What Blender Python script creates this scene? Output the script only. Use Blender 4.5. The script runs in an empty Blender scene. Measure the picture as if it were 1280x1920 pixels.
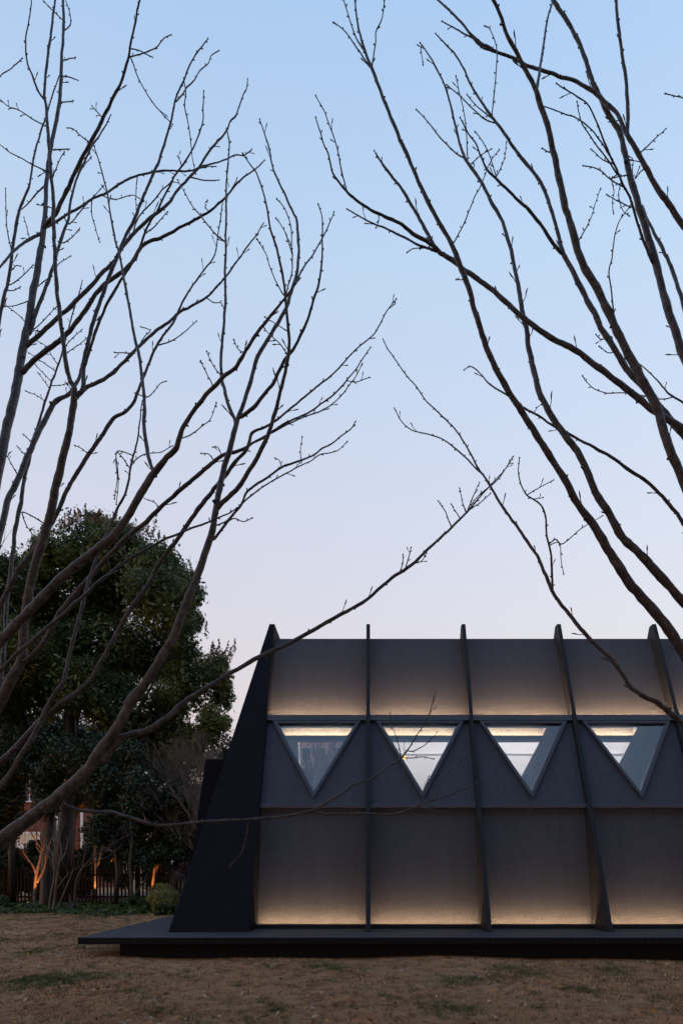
import bpy, bmesh, math, random
import numpy as np
from mathutils import Vector, Matrix, noise as mnoise

random.seed(11); rng = np.random.default_rng(11)
scene = bpy.context.scene
R = math.radians

# ------------------------------------------------------------------ camera
cam_d = bpy.data.cameras.new("camera"); cam = bpy.data.objects.new("camera", cam_d)
scene.collection.objects.link(cam); scene.camera = cam
cam.location = (0, 0, 1.367); cam.rotation_euler = (R(90), 0, 0)
cam_d.sensor_fit = 'VERTICAL'; cam_d.sensor_height = 36; cam_d.sensor_width = 24
cam_d.lens = 24.0; cam_d.clip_end = 2000; cam_d.clip_start = .05
cam_d.shift_x = -50 / 1920.0; cam_d.shift_y = 670 / 1920.0

# ------------------------------------------------------------------ sky and light (dusk)
SUN_EL, SUN_AZ = R(6.0), R(240)
world = bpy.data.worlds.new("World"); scene.world = world; world.use_nodes = True
wn = world.node_tree; wn.nodes.clear()
def wnode(t): return wn.nodes.new(t)
sky = wnode('ShaderNodeTexSky'); sky.sky_type = 'NISHITA'; sky.sun_disc = False
sky.sun_elevation = SUN_EL; sky.sun_rotation = SUN_AZ
sky.air_density = 2.5; sky.dust_density = 4.0; sky.ozone_density = 4.0; sky.altitude = 10
# afterglow: the same soft lilac-to-blue gradient all round the horizon
wtc = wnode('ShaderNodeTexCoord'); wsep = wnode('ShaderNodeSeparateXYZ'); wr = wnode('ShaderNodeValToRGB')
wn.links.new(wtc.outputs['Generated'], wsep.inputs[0]); wn.links.new(wsep.outputs['Z'], wr.inputs[0])
SKY = [(0.0, (.77, .63, .735)), (.20, (.765, .640, .755)), (.332, (.738, .648, .775)), (.463, (.687, .660, .81)), (.668, (.553, .665, .875)), (.787, (.434, .599, .885)), (1.0, (.27, .47, .86))]
el_ = wr.color_ramp.elements
while len(el_) < len(SKY): el_.new(.5)
for e_, (p_, c_) in zip(el_, SKY): e_.position = p_
for e_, (p_, c_) in zip(el_, SKY): e_.position = p_; e_.color = (*[v*.83 for v in c_], 1)
wmx = wnode('ShaderNodeMix'); wmx.data_type = 'RGBA'; wmx.inputs[0].default_value = .78
wn.links.new(sky.outputs[0], wmx.inputs[6]); wn.links.new(wr.outputs[0], wmx.inputs[7])
bg = wnode('ShaderNodeBackground'); bg.inputs['Strength'].default_value = 0.15
out = wnode('ShaderNodeOutputWorld')
wn.links.new(wmx.outputs[2], bg.inputs['Color'])
wn.links.new(bg.outputs[0], out.inputs[0])

sun_d = bpy.data.lights.new("sun", 'SUN'); sun_d.energy = 0.012; sun_d.angle = R(25); sun_d.color = (1, .80, .66)
sun = bpy.data.objects.new("sun", sun_d); scene.collection.objects.link(sun)
sd = Vector((math.sin(SUN_AZ) * math.cos(SUN_EL), math.cos(SUN_AZ) * math.cos(SUN_EL), math.sin(SUN_EL)))
sun.rotation_euler = sd.to_track_quat('Z', 'Y').to_euler()

vs = scene.view_settings
vs.view_transform = 'Standard'; vs.look = 'None'; vs.gamma = 1.0; vs.use_curve_mapping = False
vs.exposure = 3.0
scene.render.engine = 'CYCLES'
scene.cycles.max_bounces = 8; scene.cycles.transparent_max_bounces = 12
scene.cycles.use_denoising = True
try: scene.cycles.denoiser = 'OPENIMAGEDENOISE'
except Exception: pass
scene.cycles.sample_clamp_indirect = 6.0

# ------------------------------------------------------------------ helpers
COL = scene.collection
def link(o, parent=None):
    COL.objects.link(o)
    if parent is not None: o.parent = parent
    return o
def tag(o, label=None, cat=None, group=None, kind=None):
    if label: o['label'] = label
    if cat: o['category'] = cat
    if group: o['group'] = group
    if kind: o['kind'] = kind
    return o
def empty(name, loc=(0, 0, 0)):
    o = bpy.data.objects.new(name, None); o.location = loc; o.empty_display_size = .2
    return link(o)
class MB:
    def __init__(s): s.v = []; s.f = []; s.smooth = False
    def box(s, x0, x1, y0, y1, z0, z1):
        b = len(s.v)
        s.v += [(x0,y0,z0),(x1,y0,z0),(x1,y1,z0),(x0,y1,z0),(x0,y0,z1),(x1,y0,z1),(x1,y1,z1),(x0,y1,z1)]
        s.f += [tuple(b+i for i in q) for q in ((0,3,2,1),(4,5,6,7),(0,1,5,4),(1,2,6,5),(2,3,7,6),(3,0,4,7))]
        return s
    def prism(s, front, back):
        """closed solid between two matching loops"""
        b = len(s.v); n = len(front); s.v += list(front) + list(back)
        s.f.append(tuple(b+i for i in range(n))); s.f.append(tuple(b+n+i for i in reversed(range(n))))
        for i in range(n):
            j = (i+1) % n; s.f.append((b+i, b+n+i, b+n+j, b+j))
        return s
    def quad(s, a, b_, c, d):
        b = len(s.v); s.v += [a, b_, c, d]; s.f.append((b, b+1, b+2, b+3)); return s
    def tube(s, pts, rad, sides=8, cap=True):
        pts = [Vector(p) for p in pts]; n = len(pts); b = len(s.v); up = None
        for i, p in enumerate(pts):
            t = (pts[min(i+1, n-1)] - pts[max(i-1, 0)])
            if t.length < 1e-9: t = Vector((0, 0, 1))
            t.normalize()
            if up is None:
                up = t.orthogonal().normalized()
            up = (up - t * up.dot(t))
            if up.length < 1e-6: up = t.orthogonal()
            up.normalize(); w = t.cross(up); r = rad[i]
            for k in range(sides):
                a = 2*math.pi*k/sides
                s.v.append(tuple(p + up*(r*math.cos(a)) + w*(r*math.sin(a))))
        for i in range(n-1):
            for k in range(sides):
                k2 = (k+1) % sides
                s.f.append((b+i*sides+k, b+i*sides+k2, b+(i+1)*sides+k2, b+(i+1)*sides+k))
        if cap:
            s.f.append(tuple(b+k for k in reversed(range(sides))))
            s.f.append(tuple(b+(n-1)*sides+k for k in range(sides)))
        return s
    def mesh(s, name, fix=False, smooth=False):
        m = bpy.data.meshes.new(name); m.from_pydata(s.v, [], s.f); m.update()
        if fix:
            bm = bmesh.new(); bm.from_mesh(m); bmesh.ops.recalc_face_normals(bm, faces=bm.faces); bm.to_mesh(m); bm.free()
        if smooth:
            m.polygons.foreach_set('use_smooth', [True]*len(m.polygons))
        return m
    def build(s, name, mat, parent=None, fix=True, smooth=False, bevel=0):
        o = bpy.data.objects.new(name, s.mesh(name, fix, smooth))
        if mat: o.data.materials.append(mat)
        if bevel:
            md = o.modifiers.new('bevel', 'BEVEL'); md.width = bevel; md.segments = 2; md.limit_method = 'ANGLE'
        return link(o, parent)
def np_mesh(name, verts, faces_per, mat, parent=None):
    """verts (N,k,3): N separate polygons of k corners"""
    N, k, _ = verts.shape
    m = bpy.data.meshes.new(name)
    m.vertices.add(N*k); m.vertices.foreach_set('co', verts.reshape(-1).astype(np.float32))
    m.loops.add(N*k); m.loops.foreach_set('vertex_index', np.arange(N*k, dtype=np.int32))
    m.polygons.add(N); m.polygons.foreach_set('loop_start', np.arange(0, N*k, k, dtype=np.int32))
    m.polygons.foreach_set('loop_total', np.full(N, k, dtype=np.int32))
    m.update(); m.validate()
    m.materials.append(mat)
    return link(bpy.data.objects.new(name, m), parent)

# ------------------------------------------------------------------ materials
def mat(name, col, rough=.7, spec=.3, noise=None, bump=None, col2=None, metallic=0.0, extra=None):
    """noise=(scale, contrast lo, hi) mixes col and col2; bump=(scale, strength, distance)"""
    m = bpy.data.materials.new(name); m.use_nodes = True
    nt = m.node_tree; b = nt.nodes['Principled BSDF']
    b.inputs['Base Color'].default_value = (*col, 1); b.inputs['Roughness'].default_value = rough
    b.inputs['Specular IOR Level'].default_value = spec; b.inputs['Metallic'].default_value = metallic
    tc = nt.nodes.new('ShaderNodeTexCoord')
    if noise:
        n = nt.nodes.new('ShaderNodeTexNoise'); n.inputs['Scale'].default_value = noise[0]; n.inputs['Detail'].default_value = 6
        mp = nt.nodes.new('ShaderNodeMapping'); mp.inputs['Scale'].default_value = noise[3] if len(noise) > 3 else (1, 1, 1)
        nt.links.new(tc.outputs['Object'], mp.inputs[0]); nt.links.new(mp.outputs[0], n.inputs['Vector'])
        r = nt.nodes.new('ShaderNodeMapRange'); r.inputs[1].default_value = noise[1]; r.inputs[2].default_value = noise[2]
        nt.links.new(n.outputs['Fac'], r.inputs[0])
        mx = nt.nodes.new('ShaderNodeMix'); mx.data_type = 'RGBA'
        mx.inputs[6].default_value = (*col, 1); mx.inputs[7].default_value = (*(col2 or col), 1)
        nt.links.new(r.outputs[0], mx.inputs[0]); nt.links.new(mx.outputs[2], b.inputs['Base Color'])
    if bump:
        n2 = nt.nodes.new('ShaderNodeTexNoise'); n2.inputs['Scale'].default_value = bump[0]; n2.inputs['Detail'].default_value = 3
        nt.links.new(tc.outputs['Object'], n2.inputs['Vector'])
        bp = nt.nodes.new('ShaderNodeBump'); bp.inputs['Strength'].default_value = bump[1]; bp.inputs['Distance'].default_value = bump[2]
        nt.links.new(n2.outputs['Fac'], bp.inputs['Height']); nt.links.new(bp.outputs[0], b.inputs['Normal'])
    return m
def emit(name, col, strength):
    m = bpy.data.materials.new(name); m.use_nodes = True; nt = m.node_tree
    nt.nodes.remove(nt.nodes['Principled BSDF'])
    e = nt.nodes.new('ShaderNodeEmission'); e.inputs[0].default_value = (*col, 1); e.inputs[1].default_value = strength
    nt.links.new(e.outputs[0], nt.nodes['Material Output'].inputs[0]); return m
def leaf_mat(name, c1, c2, scale=.8, rough=.45):
    m = mat(name, c1, rough, .35, noise=(scale, .35, .65), col2=c2)
    nt = m.node_tree; b = nt.nodes['Principled BSDF']; o = nt.nodes['Material Output']
    t = nt.nodes.new('ShaderNodeBsdfTranslucent'); mx = nt.nodes.new('ShaderNodeMixShader'); mx.inputs[0].default_value = .22
    src = b.inputs['Base Color'].links[0].from_socket; nt.links.new(src, t.inputs[0])
    nt.links.new(b.outputs[0], mx.inputs[1]); nt.links.new(t.outputs[0], mx.inputs[2]); nt.links.new(mx.outputs[0], o.inputs[0])
    return m
def glass_mat(name, ior=1.9, tint=(.93, .95, .97)):
    m = bpy.data.materials.new(name); m.use_nodes = True; nt = m.node_tree
    nt.nodes.remove(nt.nodes['Principled BSDF'])
    t = nt.nodes.new('ShaderNodeBsdfTransparent'); t.inputs[0].default_value = (*tint, 1)
    g = nt.nodes.new('ShaderNodeBsdfGlossy'); g.inputs['Roughness'].default_value = .0
    f = nt.nodes.new('ShaderNodeFresnel'); f.inputs[0].default_value = ior
    mx = nt.nodes.new('ShaderNodeMixShader')
    nt.links.new(f.outputs[0], mx.inputs[0]); nt.links.new(t.outputs[0], mx.inputs[1]); nt.links.new(g.outputs[0], mx.inputs[2])
    nt.links.new(mx.outputs[0], nt.nodes['Material Output'].inputs[0]); return m

M = {}
M['black_paint'] = mat('black_paint', (.0075, .0085, .0135), .75, .06, noise=(3, .3, .7), col2=(.010, .011, .0165), bump=(260, .25, .002))
M['rib_paint'] = mat('rib_paint', (.013, .0155, .0215), .6, .14, noise=(4, .3, .7), col2=(.018, .0205, .027), bump=(220, .3, .002))
def stucco(name, c1, c2):
    m = mat(name, tuple(v*.72 for v in c1), .9, .06, noise=(85, .36, .64), col2=tuple(v*1.2 for v in c2))
    nt = m.node_tree; b = nt.nodes['Principled BSDF']; tc = nt.nodes.new('ShaderNodeTexCoord')
    # broad weathering: rain streaks running down and soft tonal drift
    src = b.inputs['Base Color'].links[0].from_socket
    mpw = nt.nodes.new('ShaderNodeMapping'); mpw.inputs['Scale'].default_value = (7, 1, .55); nt.links.new(tc.outputs['Object'], mpw.inputs[0])
    nw = nt.nodes.new('ShaderNodeTexNoise'); nw.inputs['Scale'].default_value = 1.1; nw.inputs['Detail'].default_value = 5; nt.links.new(mpw.outputs[0], nw.inputs['Vector'])
    rw = nt.nodes.new('ShaderNodeMapRange'); rw.inputs[1].default_value = .3; rw.inputs[2].default_value = .7; rw.inputs[3].default_value = .95; rw.inputs[4].default_value = 1.05; nt.links.new(nw.outputs['Fac'], rw.inputs[0])
    vm = nt.nodes.new('ShaderNodeVectorMath'); vm.operation = 'SCALE'; nt.links.new(src, vm.inputs[0]); nt.links.new(rw.outputs[0], vm.inputs['Scale']); nt.links.new(vm.outputs[0], b.inputs['Base Color'])
    n1 = nt.nodes.new('ShaderNodeTexNoise'); n1.inputs['Scale'].default_value = 70; n1.inputs['Detail'].default_value = 4; n1.inputs['Roughness'].default_value = .6
    n2 = nt.nodes.new('ShaderNodeTexNoise'); n2.inputs['Scale'].default_value = 5; n2.inputs['Detail'].default_value = 4
    nt.links.new(tc.outputs['Object'], n1.inputs['Vector']); nt.links.new(tc.outputs['Object'], n2.inputs['Vector'])
    b1 = nt.nodes.new('ShaderNodeBump'); b1.inputs['Strength'].default_value = 1.0; b1.inputs['Distance'].default_value = .0075
    b2 = nt.nodes.new('ShaderNodeBump'); b2.inputs['Strength'].default_value = .0; b2.inputs['Distance'].default_value = .001
    nt.links.new(n1.outputs['Fac'], b1.inputs['Height']); nt.links.new(n2.outputs['Fac'], b2.inputs['Height'])
    nt.links.new(b1.outputs[0], b2.inputs['Normal']); nt.links.new(b2.outputs[0], b.inputs['Normal'])
    return m
M['stucco'] = stucco('stucco', (.054, .063, .084), (.066, .077, .100))
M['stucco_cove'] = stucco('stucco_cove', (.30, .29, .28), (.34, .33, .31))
M['frame'] = mat('frame', (.042, .050, .068), .5, .3, bump=(150, .15, .001))
M['reveal'] = mat('reveal', (.045, .070, .140), .7, .15)
M['white_wall'] = mat('white_wall', (.78, .77, .76), .8, .2, noise=(1.2, .3, .7), col2=(.72, .71, .71))
M['room_floor'] = mat('room_floor', (.25, .22, .19), .6, .3, noise=(3, .3, .7), col2=(.18, .16, .14))
M['glass'] = glass_mat('glass', 2.25)
M['bead'] = mat('bead', (.11, .135, .185), .45, .4)
M['deck'] = mat('deck', (.026, .028, .034), .62, .3, noise=(1.5, .3, .75, (1, 14, 14)), col2=(.048, .051, .060), bump=(60, .4, .003))
M['fascia'] = mat('fascia', (.008, .008, .010), .8, .08, noise=(9, .3, .7), col2=(.014, .014, .016))
M['plinth'] = mat('plinth', (.012, .012, .013), .9, .1)
M['led'] = emit('led', (1.0, .54, .24), 20.0)
M['led_upper'] = emit('led_upper', (1.0, .55, .255), 50.0)
M['led_in'] = emit('led_in', (1.0, .70, .42), 9.0)
M['room_lamp'] = emit('room_lamp', (1.0, .94, .93), 9.5)
M['bulb'] = emit('bulb', (1.0, .46, .13), .45)
M['uplight_lens'] = emit('uplight_lens', (1.0, .55, .18), .4)
M['metal'] = mat('metal', (.03, .03, .032), .4, .5, metallic=.6)

def bark(name, c1, c2, lent=True, scale=18):
    m = mat(name, c1, .45, .45, noise=(scale, .38, .66), col2=c2)
    nt = m.node_tree; b = nt.nodes['Principled BSDF']; tc = nt.nodes.new('ShaderNodeTexCoord')
    v = nt.nodes.new('ShaderNodeTexVoronoi'); v.inputs['Scale'].default_value = 55
    nt.links.new(tc.outputs['Object'], v.inputs['Vector'])
    rr = nt.nodes.new('ShaderNodeMapRange'); rr.inputs[1].default_value = .20; rr.inputs[2].default_value = .34
    nt.links.new(v.outputs['Distance'], rr.inputs[0])
    mx = nt.nodes.new('ShaderNodeMix'); mx.data_type = 'RGBA'; mx.inputs[6].default_value = (c1[0]*.3, c1[1]*.28, c1[2]*.28, 1)
    src = b.inputs['Base Color'].links[0].from_socket
    nt.links.new(src, mx.inputs[7]); nt.links.new(rr.outputs[0], mx.inputs[0])
    if lent: nt.links.new(mx.outputs[2], b.inputs['Base Color'])
    n2 = nt.nodes.new('ShaderNodeTexNoise'); n2.inputs['Scale'].default_value = 45; n2.inputs['Detail'].default_value = 5
    nt.links.new(tc.outputs['Object'], n2.inputs['Vector'])
    bp = nt.nodes.new('ShaderNodeBump'); bp.inputs['Strength'].default_value = .8; bp.inputs['Distance'].default_value = .012
    nt.links.new(n2.outputs['Fac'], bp.inputs['Height']); nt.links.new(bp.outputs[0], b.inputs['Normal'])
    return m
M['bark'] = bark('bark', (.020, .013, .011), (.070, .057, .056))
M['bark_dark'] = bark('bark_dark', (.016, .013, .012), (.030, .025, .022), False, 9)
M['bark_pale'] = bark('bark_pale', (.060, .052, .046), (.12, .105, .09), False, 9)
M['twig'] = mat('twig', (.085, .073, .062), .8, .2, noise=(3, .3, .7), col2=(.14, .122, .105))
M['leaf_crown'] = leaf_mat('leaf_crown', (.026, .052, .018), (.098, .112, .022), .5)
M['leaf_dark'] = leaf_mat('leaf_dark', (.016, .030, .017), (.032, .050, .022), .8, .35)
M['leaf_yellow'] = leaf_mat('leaf_yellow', (.16, .15, .035), (.26, .24, .07), 3)
M['leaf_low'] = leaf_mat('leaf_low', (.030, .060, .018), (.060, .10, .022), 1.5)
M['leaf_purple'] = leaf_mat('leaf_purple', (.06, .035, .045), (.09, .05, .06), 2)
M['panicle'] = mat('panicle', (.30, .22, .19), .9, .1, noise=(2, .3, .7), col2=(.22, .16, .14))
M['fence_wood'] = mat('fence_wood', (.030, .014, .009), .8, .1, noise=(2, .3, .7, (6, 6, 1)), col2=(.018, .009, .006))
M['brick'] = mat('brick', (.20, .07, .05), .85, .2, noise=(6, .3, .7), col2=(.15, .055, .04))
M['brick_b'] = mat('brick_b', (.25, .09, .062), .85, .2, noise=(6, .3, .7), col2=(.18, .068, .048))
M['white_trim'] = mat('white_trim', (.70, .69, .68), .6, .3)
M['lit_window'] = emit('lit_window', (1.0, .66, .34), .035)
M['path'] = mat('path', (.12, .10, .088), .85, .2, noise=(2, .3, .7), col2=(.09, .078, .068))
M['rail_grey'] = mat('rail_grey', (.60, .59, .60), .8, .2)
M['inner_bar'] = mat('inner_bar', (.17, .19, .24), .7, .2)
M['stake'] = mat('stake', (.05, .05, .08), .6, .3)

# ------------------------------------------------------------------ ground
def lawn_material():
    m = mat('lawn', (.20, .125, .066), .95, .1)
    nt = m.node_tree; b = nt.nodes['Principled BSDF']; tc = nt.nodes.new('ShaderNodeTexCoord')
    def nz(scale, det=6, ro=.6):
        n = nt.nodes.new('ShaderNodeTexNoise'); n.inputs['Scale'].default_value = scale; n.inputs['Detail'].default_value = det; n.inputs['Roughness'].default_value = ro
        nt.links.new(tc.outputs['Object'], n.inputs['Vector']); return n
    def mixc(a, bcol, n, lo, hi):
        r = nt.nodes.new('ShaderNodeMapRange'); r.inputs[1].default_value = lo; r.inputs[2].default_value = hi
        nt.links.new(n.outputs['Fac'], r.inputs[0])
        x = nt.nodes.new('ShaderNodeMix'); x.data_type = 'RGBA'; nt.links.new(r.outputs[0], x.inputs[0])
        if isinstance(a, tuple): x.inputs[6].default_value = (*a, 1)
        else: nt.links.new(a, x.inputs[6])
        x.inputs[7].default_value = (*bcol, 1); return x.outputs[2]
    c = mixc((.25, .15, .085), (.40, .245, .14), nz(1.4, 7, .65), .40, .60)
    c = mixc(c, (.12, .085, .05), nz(34, 4), .52, .70)
    c = mixc(c, (.13, .105, .055), nz(.8, 8, .7), .55, .70)
    nt.links.new(c, b.inputs['Base Color'])
    bp = nt.nodes.new('ShaderNodeBump'); bp.inputs['Strength'].default_value = 1; bp.inputs['Distance'].default_value = .03
    nt.links.new(nz(60, 5).outputs['Fac'], bp.inputs['Height']); nt.links.new(bp.outputs[0], b.inputs['Normal'])
    return m
M['lawn'] = lawn_material()
def gz(x, y):
    return .030*math.sin(x*.9+.4)*math.sin(y*.7) + .018*math.sin(x*2.3+y*1.1) - .006*max(-6, min(8, x))
g = MB()
xs = list(np.concatenate([np.linspace(-400, -25, 8)[:-1], np.linspace(-25, 20, 91), np.linspace(20, 400, 8)[1:]]))
ys = list(np.concatenate([np.linspace(-60, 0, 6)[:-1], np.linspace(0, 40, 81), np.linspace(40, 900, 9)[1:]]))
for y in ys:
    for x in xs:
        e = max(0, 1-abs(x)/40)*max(0, 1-abs(y-15)/60)
        g.v.append((x, y, gz(x, y)*e))
nx = len(xs)
for j in range(len(ys)-1):
    for i in range(nx-1):
        a = j*nx+i; g.f.append((a, a+1, a+nx+1, a+nx))
lawn = g.build('ground', M['lawn'], fix=False, smooth=True); tag(lawn, kind='structure')
def ground_z(x, y):
    return gz(x, y)*max(0, 1-abs(x)/40)*max(0, 1-abs(y-15)/60)
pm = MB(); pm.box(-14.2, -11.4, 29.5, 41, -.05, .05)
tag(pm.build('path', M['path']), kind='structure')

# ------------------------------------------------------------------ pavilion
D, DZ, SL = 11.25, .33, .4985          # foot of the ribs, deck level, lean of the facade
def P(x, h, off=0.0): return (x, D + SL*h + off, DZ + h)
NR = 7
RX = [-2 + 2*i for i in range(NR)]      # rib centres
pav = empty('pavilion', (4, 16.4, DZ))
tag(pav, 'dark angular pavilion with sloping ribbed facade and triangular lit windows', 'building')
def part(mb, name, m, parent=None, **k):
    o = mb.build(name, m, None, **k); o.parent = parent or pav
    o.matrix_parent_inverse = (parent or pav).matrix_world.inverted() if parent is None else Matrix()
    if parent is None: o.matrix_parent_inverse = Matrix.Translation(-Vector(pav.location))
    return o
YB = 2*16.43                             # mirror plane for the back slope (y -> YB - y)
def mir(p): return (p[0], YB - p[1], p[2])
# ribs
HT = 6.19
rib_prof = [(0, 0), (SL*HT, HT), (SL*HT+.17, HT), (SL*5.86+.55, 5.78), (SL*2.2+.42, 2.2), (1.15, 0)]
rib_mesh = None
for i, x in enumerate(RX):
    if i == 0 or i == NR-1: continue
    if rib_mesh is None:
        mb = MB(); mb.prism([(-.039, D+y, DZ+h) for y, h in rib_prof], [(.039, D+y, DZ+h) for y, h in rib_prof])
        rib_mesh = mb.mesh('rib', True); rib_mesh.materials.append(M['rib_paint'])
    o = bpy.data.objects.new('rib', rib_mesh); link(o, pav); o.matrix_parent_inverse = Matrix.Translation(-Vector(pav.location))
    o.location = (x, 0, 0)
    md = o.modifiers.new('bevel', 'BEVEL'); md.width = .004; md.segments = 1; md.limit_method = 'ANGLE'
# end blocks: solid raking ends
for s, xe in ((-1, RX[0]), (1, RX[-1])):
    xi = xe - s*.039
    fr = [P(xe+s*1.29, 0), P(xi, 0), P(xi, HT), P(xe+s*.07, HT)]
    bk = [mir(p) for p in fr]
    mb = MB(); mb.prism(fr, bk); part(mb, 'end_wall', M['black_paint'], bevel=.006)
    # lower wing behind the raking end
    def wing(y): return [(xe+s*2.10, y, DZ), (xe+s*.5, y, DZ), (xe+s*.3, y, DZ+3.49), (xe+s*1.62, y, DZ+3.49)]
    mb = MB(); mb.prism(wing(15.2), wing(17.8)); part(mb, 'entrance_wing', M['black_paint'], bevel=.006)
# bay by bay
TW, TH, TB = .855, 3.93, 2.335          # triangular opening: half width, head, apex
YI = 15.05                               # inner lining plane
def tri_panels(x0, x1, xc, hb, pt, name, m, thick):
    """bay panel around the triangular opening; pt(x, h, depth) -> world"""
    for sgn, xa in ((-1, x0), (1, x1)):
        lp = [(xa, hb), (xc, hb), (xc, TB), (xc+sgn*TW, TH), (xa, TH)]
        mb = MB(); mb.prism([pt(x, h, 0) for x, h in lp], [pt(x, h, thick) for x, h in lp])
        part(mb, name, m)
for i in range(NR-1):
    x0, x1 = RX[i]+.0392, RX[i+1]-.0392; xc = (x0+x1)/2
    # lower wall panel, behind a skirting that hides a light strip
    mb = MB(); mb.prism([(x0, D+.865, DZ+.004), (x1, D+.865, DZ+.004), (x1, D+1.28, DZ+2.21), (x0, D+1.28, DZ+2.21)],
                        [(x0, D+.98, DZ+.004), (x1, D+.98, DZ+.004), (x1, D+1.36, DZ+2.21), (x0, D+1.36, DZ+2.21)])
    part(mb, 'lower_panel', M['stucco'])
    mb = MB(); mb.box(x0, x1, D+.70, D+.715, DZ-.025, DZ+.078); part(mb, 'skirting', M['rib_paint'])
    mb = MB(); mb.box(x0+.02, x1-.02, D+.722, D+.752, DZ+.030, DZ+.036); part(mb, 'light_strip', M['led'])
    # ledge under the window band
    mb = MB(); mb.prism([P(x0, 2.165, .055), P(x1, 2.165, .055), P(x1, 2.245, .055), P(x0, 2.245, .055)],
                        [P(x0, 2.165, .30), P(x1, 2.165, .30), P(x1, 2.245, .30), P(x0, 2.245, .30)])
    part(mb, 'ledge', M['stucco'], bevel=.004)
    # window band
    tri_panels(x0, x1, xc, 2.2465, lambda x, h, d: P(x, h, .12+d), 'window_panel', M['stucco'], .10)
    # head beam with lip
    mb = MB(); mb.prism([P(x0, 3.932, .035), P(x1, 3.932, .035), P(x1, 4.05, .035), P(x0, 4.05, .035)],
                        [P(x0, 3.932, .055), P(x1, 3.932, .055), P(x1, 4.05, .055), P(x0, 4.05, .055)])
    mb.prism([P(x0, 3.932, .0552), P(x1, 3.932, .0552), P(x1, 3.985, .0552), P(x0, 3.985, .0552)],
             [P(x0, 3.932, .30), P(x1, 3.932, .30), P(x1, 3.985, .30), P(x0, 3.985, .30)])
    part(mb, 'head_beam', M['frame'])
    mb = MB(); mb.prism([P(x0+.02, 3.986, .060), P(x1-.02, 3.986, .060), P(x1-.02, 3.986, .090), P(x0+.02, 3.986, .090)],
                        [P(x0+.02, 3.992, .060), P(x1-.02, 3.992, .060), P(x1-.02, 3.992, .090), P(x0+.02, 3.992, .090)])
    part(mb, 'light_strip', M['led_upper'])
    # upper panel
    mb = MB(); mb.prism([P(x0, 3.9855, .27), P(x1, 3.9855, .27), P(x1, 5.925, .27), P(x0, 5.925, .27)],
                        [P(x0, 3.9855, .35), P(x1, 3.9855, .35), P(x1, 5.925, .35), P(x0, 5.925, .35)])
    part(mb, 'upper_panel', M['stucco'])
    # window: frame + pane
    win = bpy.data.objects.new('window', None); link(win, pav); win.matrix_parent_inverse = Matrix.Translation(-Vector(pav.location))
    to = [(xc-TW, TH), (xc+TW, TH), (xc, TB)]
    cx_, cy_ = xc, TH-.53
    def inset(d):
        # offset triangle inwards by d
        k = 1 - d/.50
        return [(cx_+(x-cx_)*k, cy_+(h-cy_)*k) for x, h in to]
    ti = inset(.052)
    mb = MB()
    for a in range(3):
        b = (a+1) % 3
        q = [to[a], to[b], ti[b], ti[a]]
        mb.prism([P(x, h, .045) for x, h in q], [P(x, h, .16) for x, h in q])
    fo = mb.build('frame', M['frame'], win)
    t2 = inset(.066); mb = MB()
    for a in range(3):
        b = (a+1) % 3
        q = [ti[a], ti[b], t2[b], t2[a]]
        mb.prism([P(x, h, .075) for x, h in q], [P(x, h, .15) for x, h in q])
    mb.build('glazing_bead', M['bead'], win)
    tg = inset(.058)
    mb = MB(); mb.v = [P(x, h, .10) for x, h in tg]; mb.f = [(0, 2, 1)]
    mb.build('pane', M['glass'], win, fix=False)
    # deep reveal from the opening to the inner lining
    mb = MB(); A, Bp, C = inset(.03)
    for (a, b) in ((A, C), (C, Bp)):
        mb.quad(P(a[0], a[1], .17), P(b[0], b[1], .17), (b[0], YI, DZ+b[1]), (a[0], YI, DZ+a[1]))
    # cheeks and soffit above the head
    for (a, sx) in ((A, -1), (Bp, 1)):
        mb.quad(P(a[0], a[1], .17), (a[0], YI, DZ+a[1]), (xc+sx*.93, YI, DZ+4.19), P(xc+sx*.93, 4.0, .31))
    mb.quad(P(xc-.93, 3.93, .31), P(xc+.93, 3.93, .31), (xc+.93, YI-.35, DZ+4.085), (xc-.93, YI-.35, DZ+4.085))
    mb.quad((xc-.93, YI-.35, DZ+4.085), (xc+.93, YI-.35, DZ+4.085), (xc+.93, YI-.34, DZ+4.25), (xc-.93, YI-.34, DZ+4.25))
    mb.quad((xc-.93, YI-.34, DZ+4.25), (xc+.93, YI-.34, DZ+4.25), (xc+.93, YI+.2, DZ+4.25), (xc-.93, YI+.2, DZ+4.25))
    part(mb, 'reveal', M['reveal'], fix=False)
    # inner lining with its own triangular opening, head bar and lit cove
    tri_panels(RX[i], RX[i+1], xc, 1.9, lambda x, h, d: (x, YI+d, DZ+h), 'inner_lining', M['reveal'], .08)
    mb = MB(); mb.box(xc-.93, xc+.93, YI-.03, YI+.03, DZ+3.895, DZ+3.985); mb.box(xc-.93, xc+.93, YI+.0302, YI+.32, DZ+3.895, DZ+3.938); part(mb, 'inner_head', M['inner_bar'])
    mb = MB(); mb.box(xc-.90, xc+.90, YI+.19, YI+.22, DZ+3.94, DZ+4.249); part(mb, 'cove_back', M['stucco_cove'])
    mb = MB(); mb.box(xc-.88, xc+.88, YI+.07, YI+.10, DZ+3.95, DZ+3.96); part(mb, 'cove_strip', M['led_in'])
    mb = MB(); mb.box(RX[i], RX[i+1], YI+.222, YI+.30, DZ+3.94, DZ+5.6); part(mb, 'inner_upper_wall', M['white_wall'])
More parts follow.
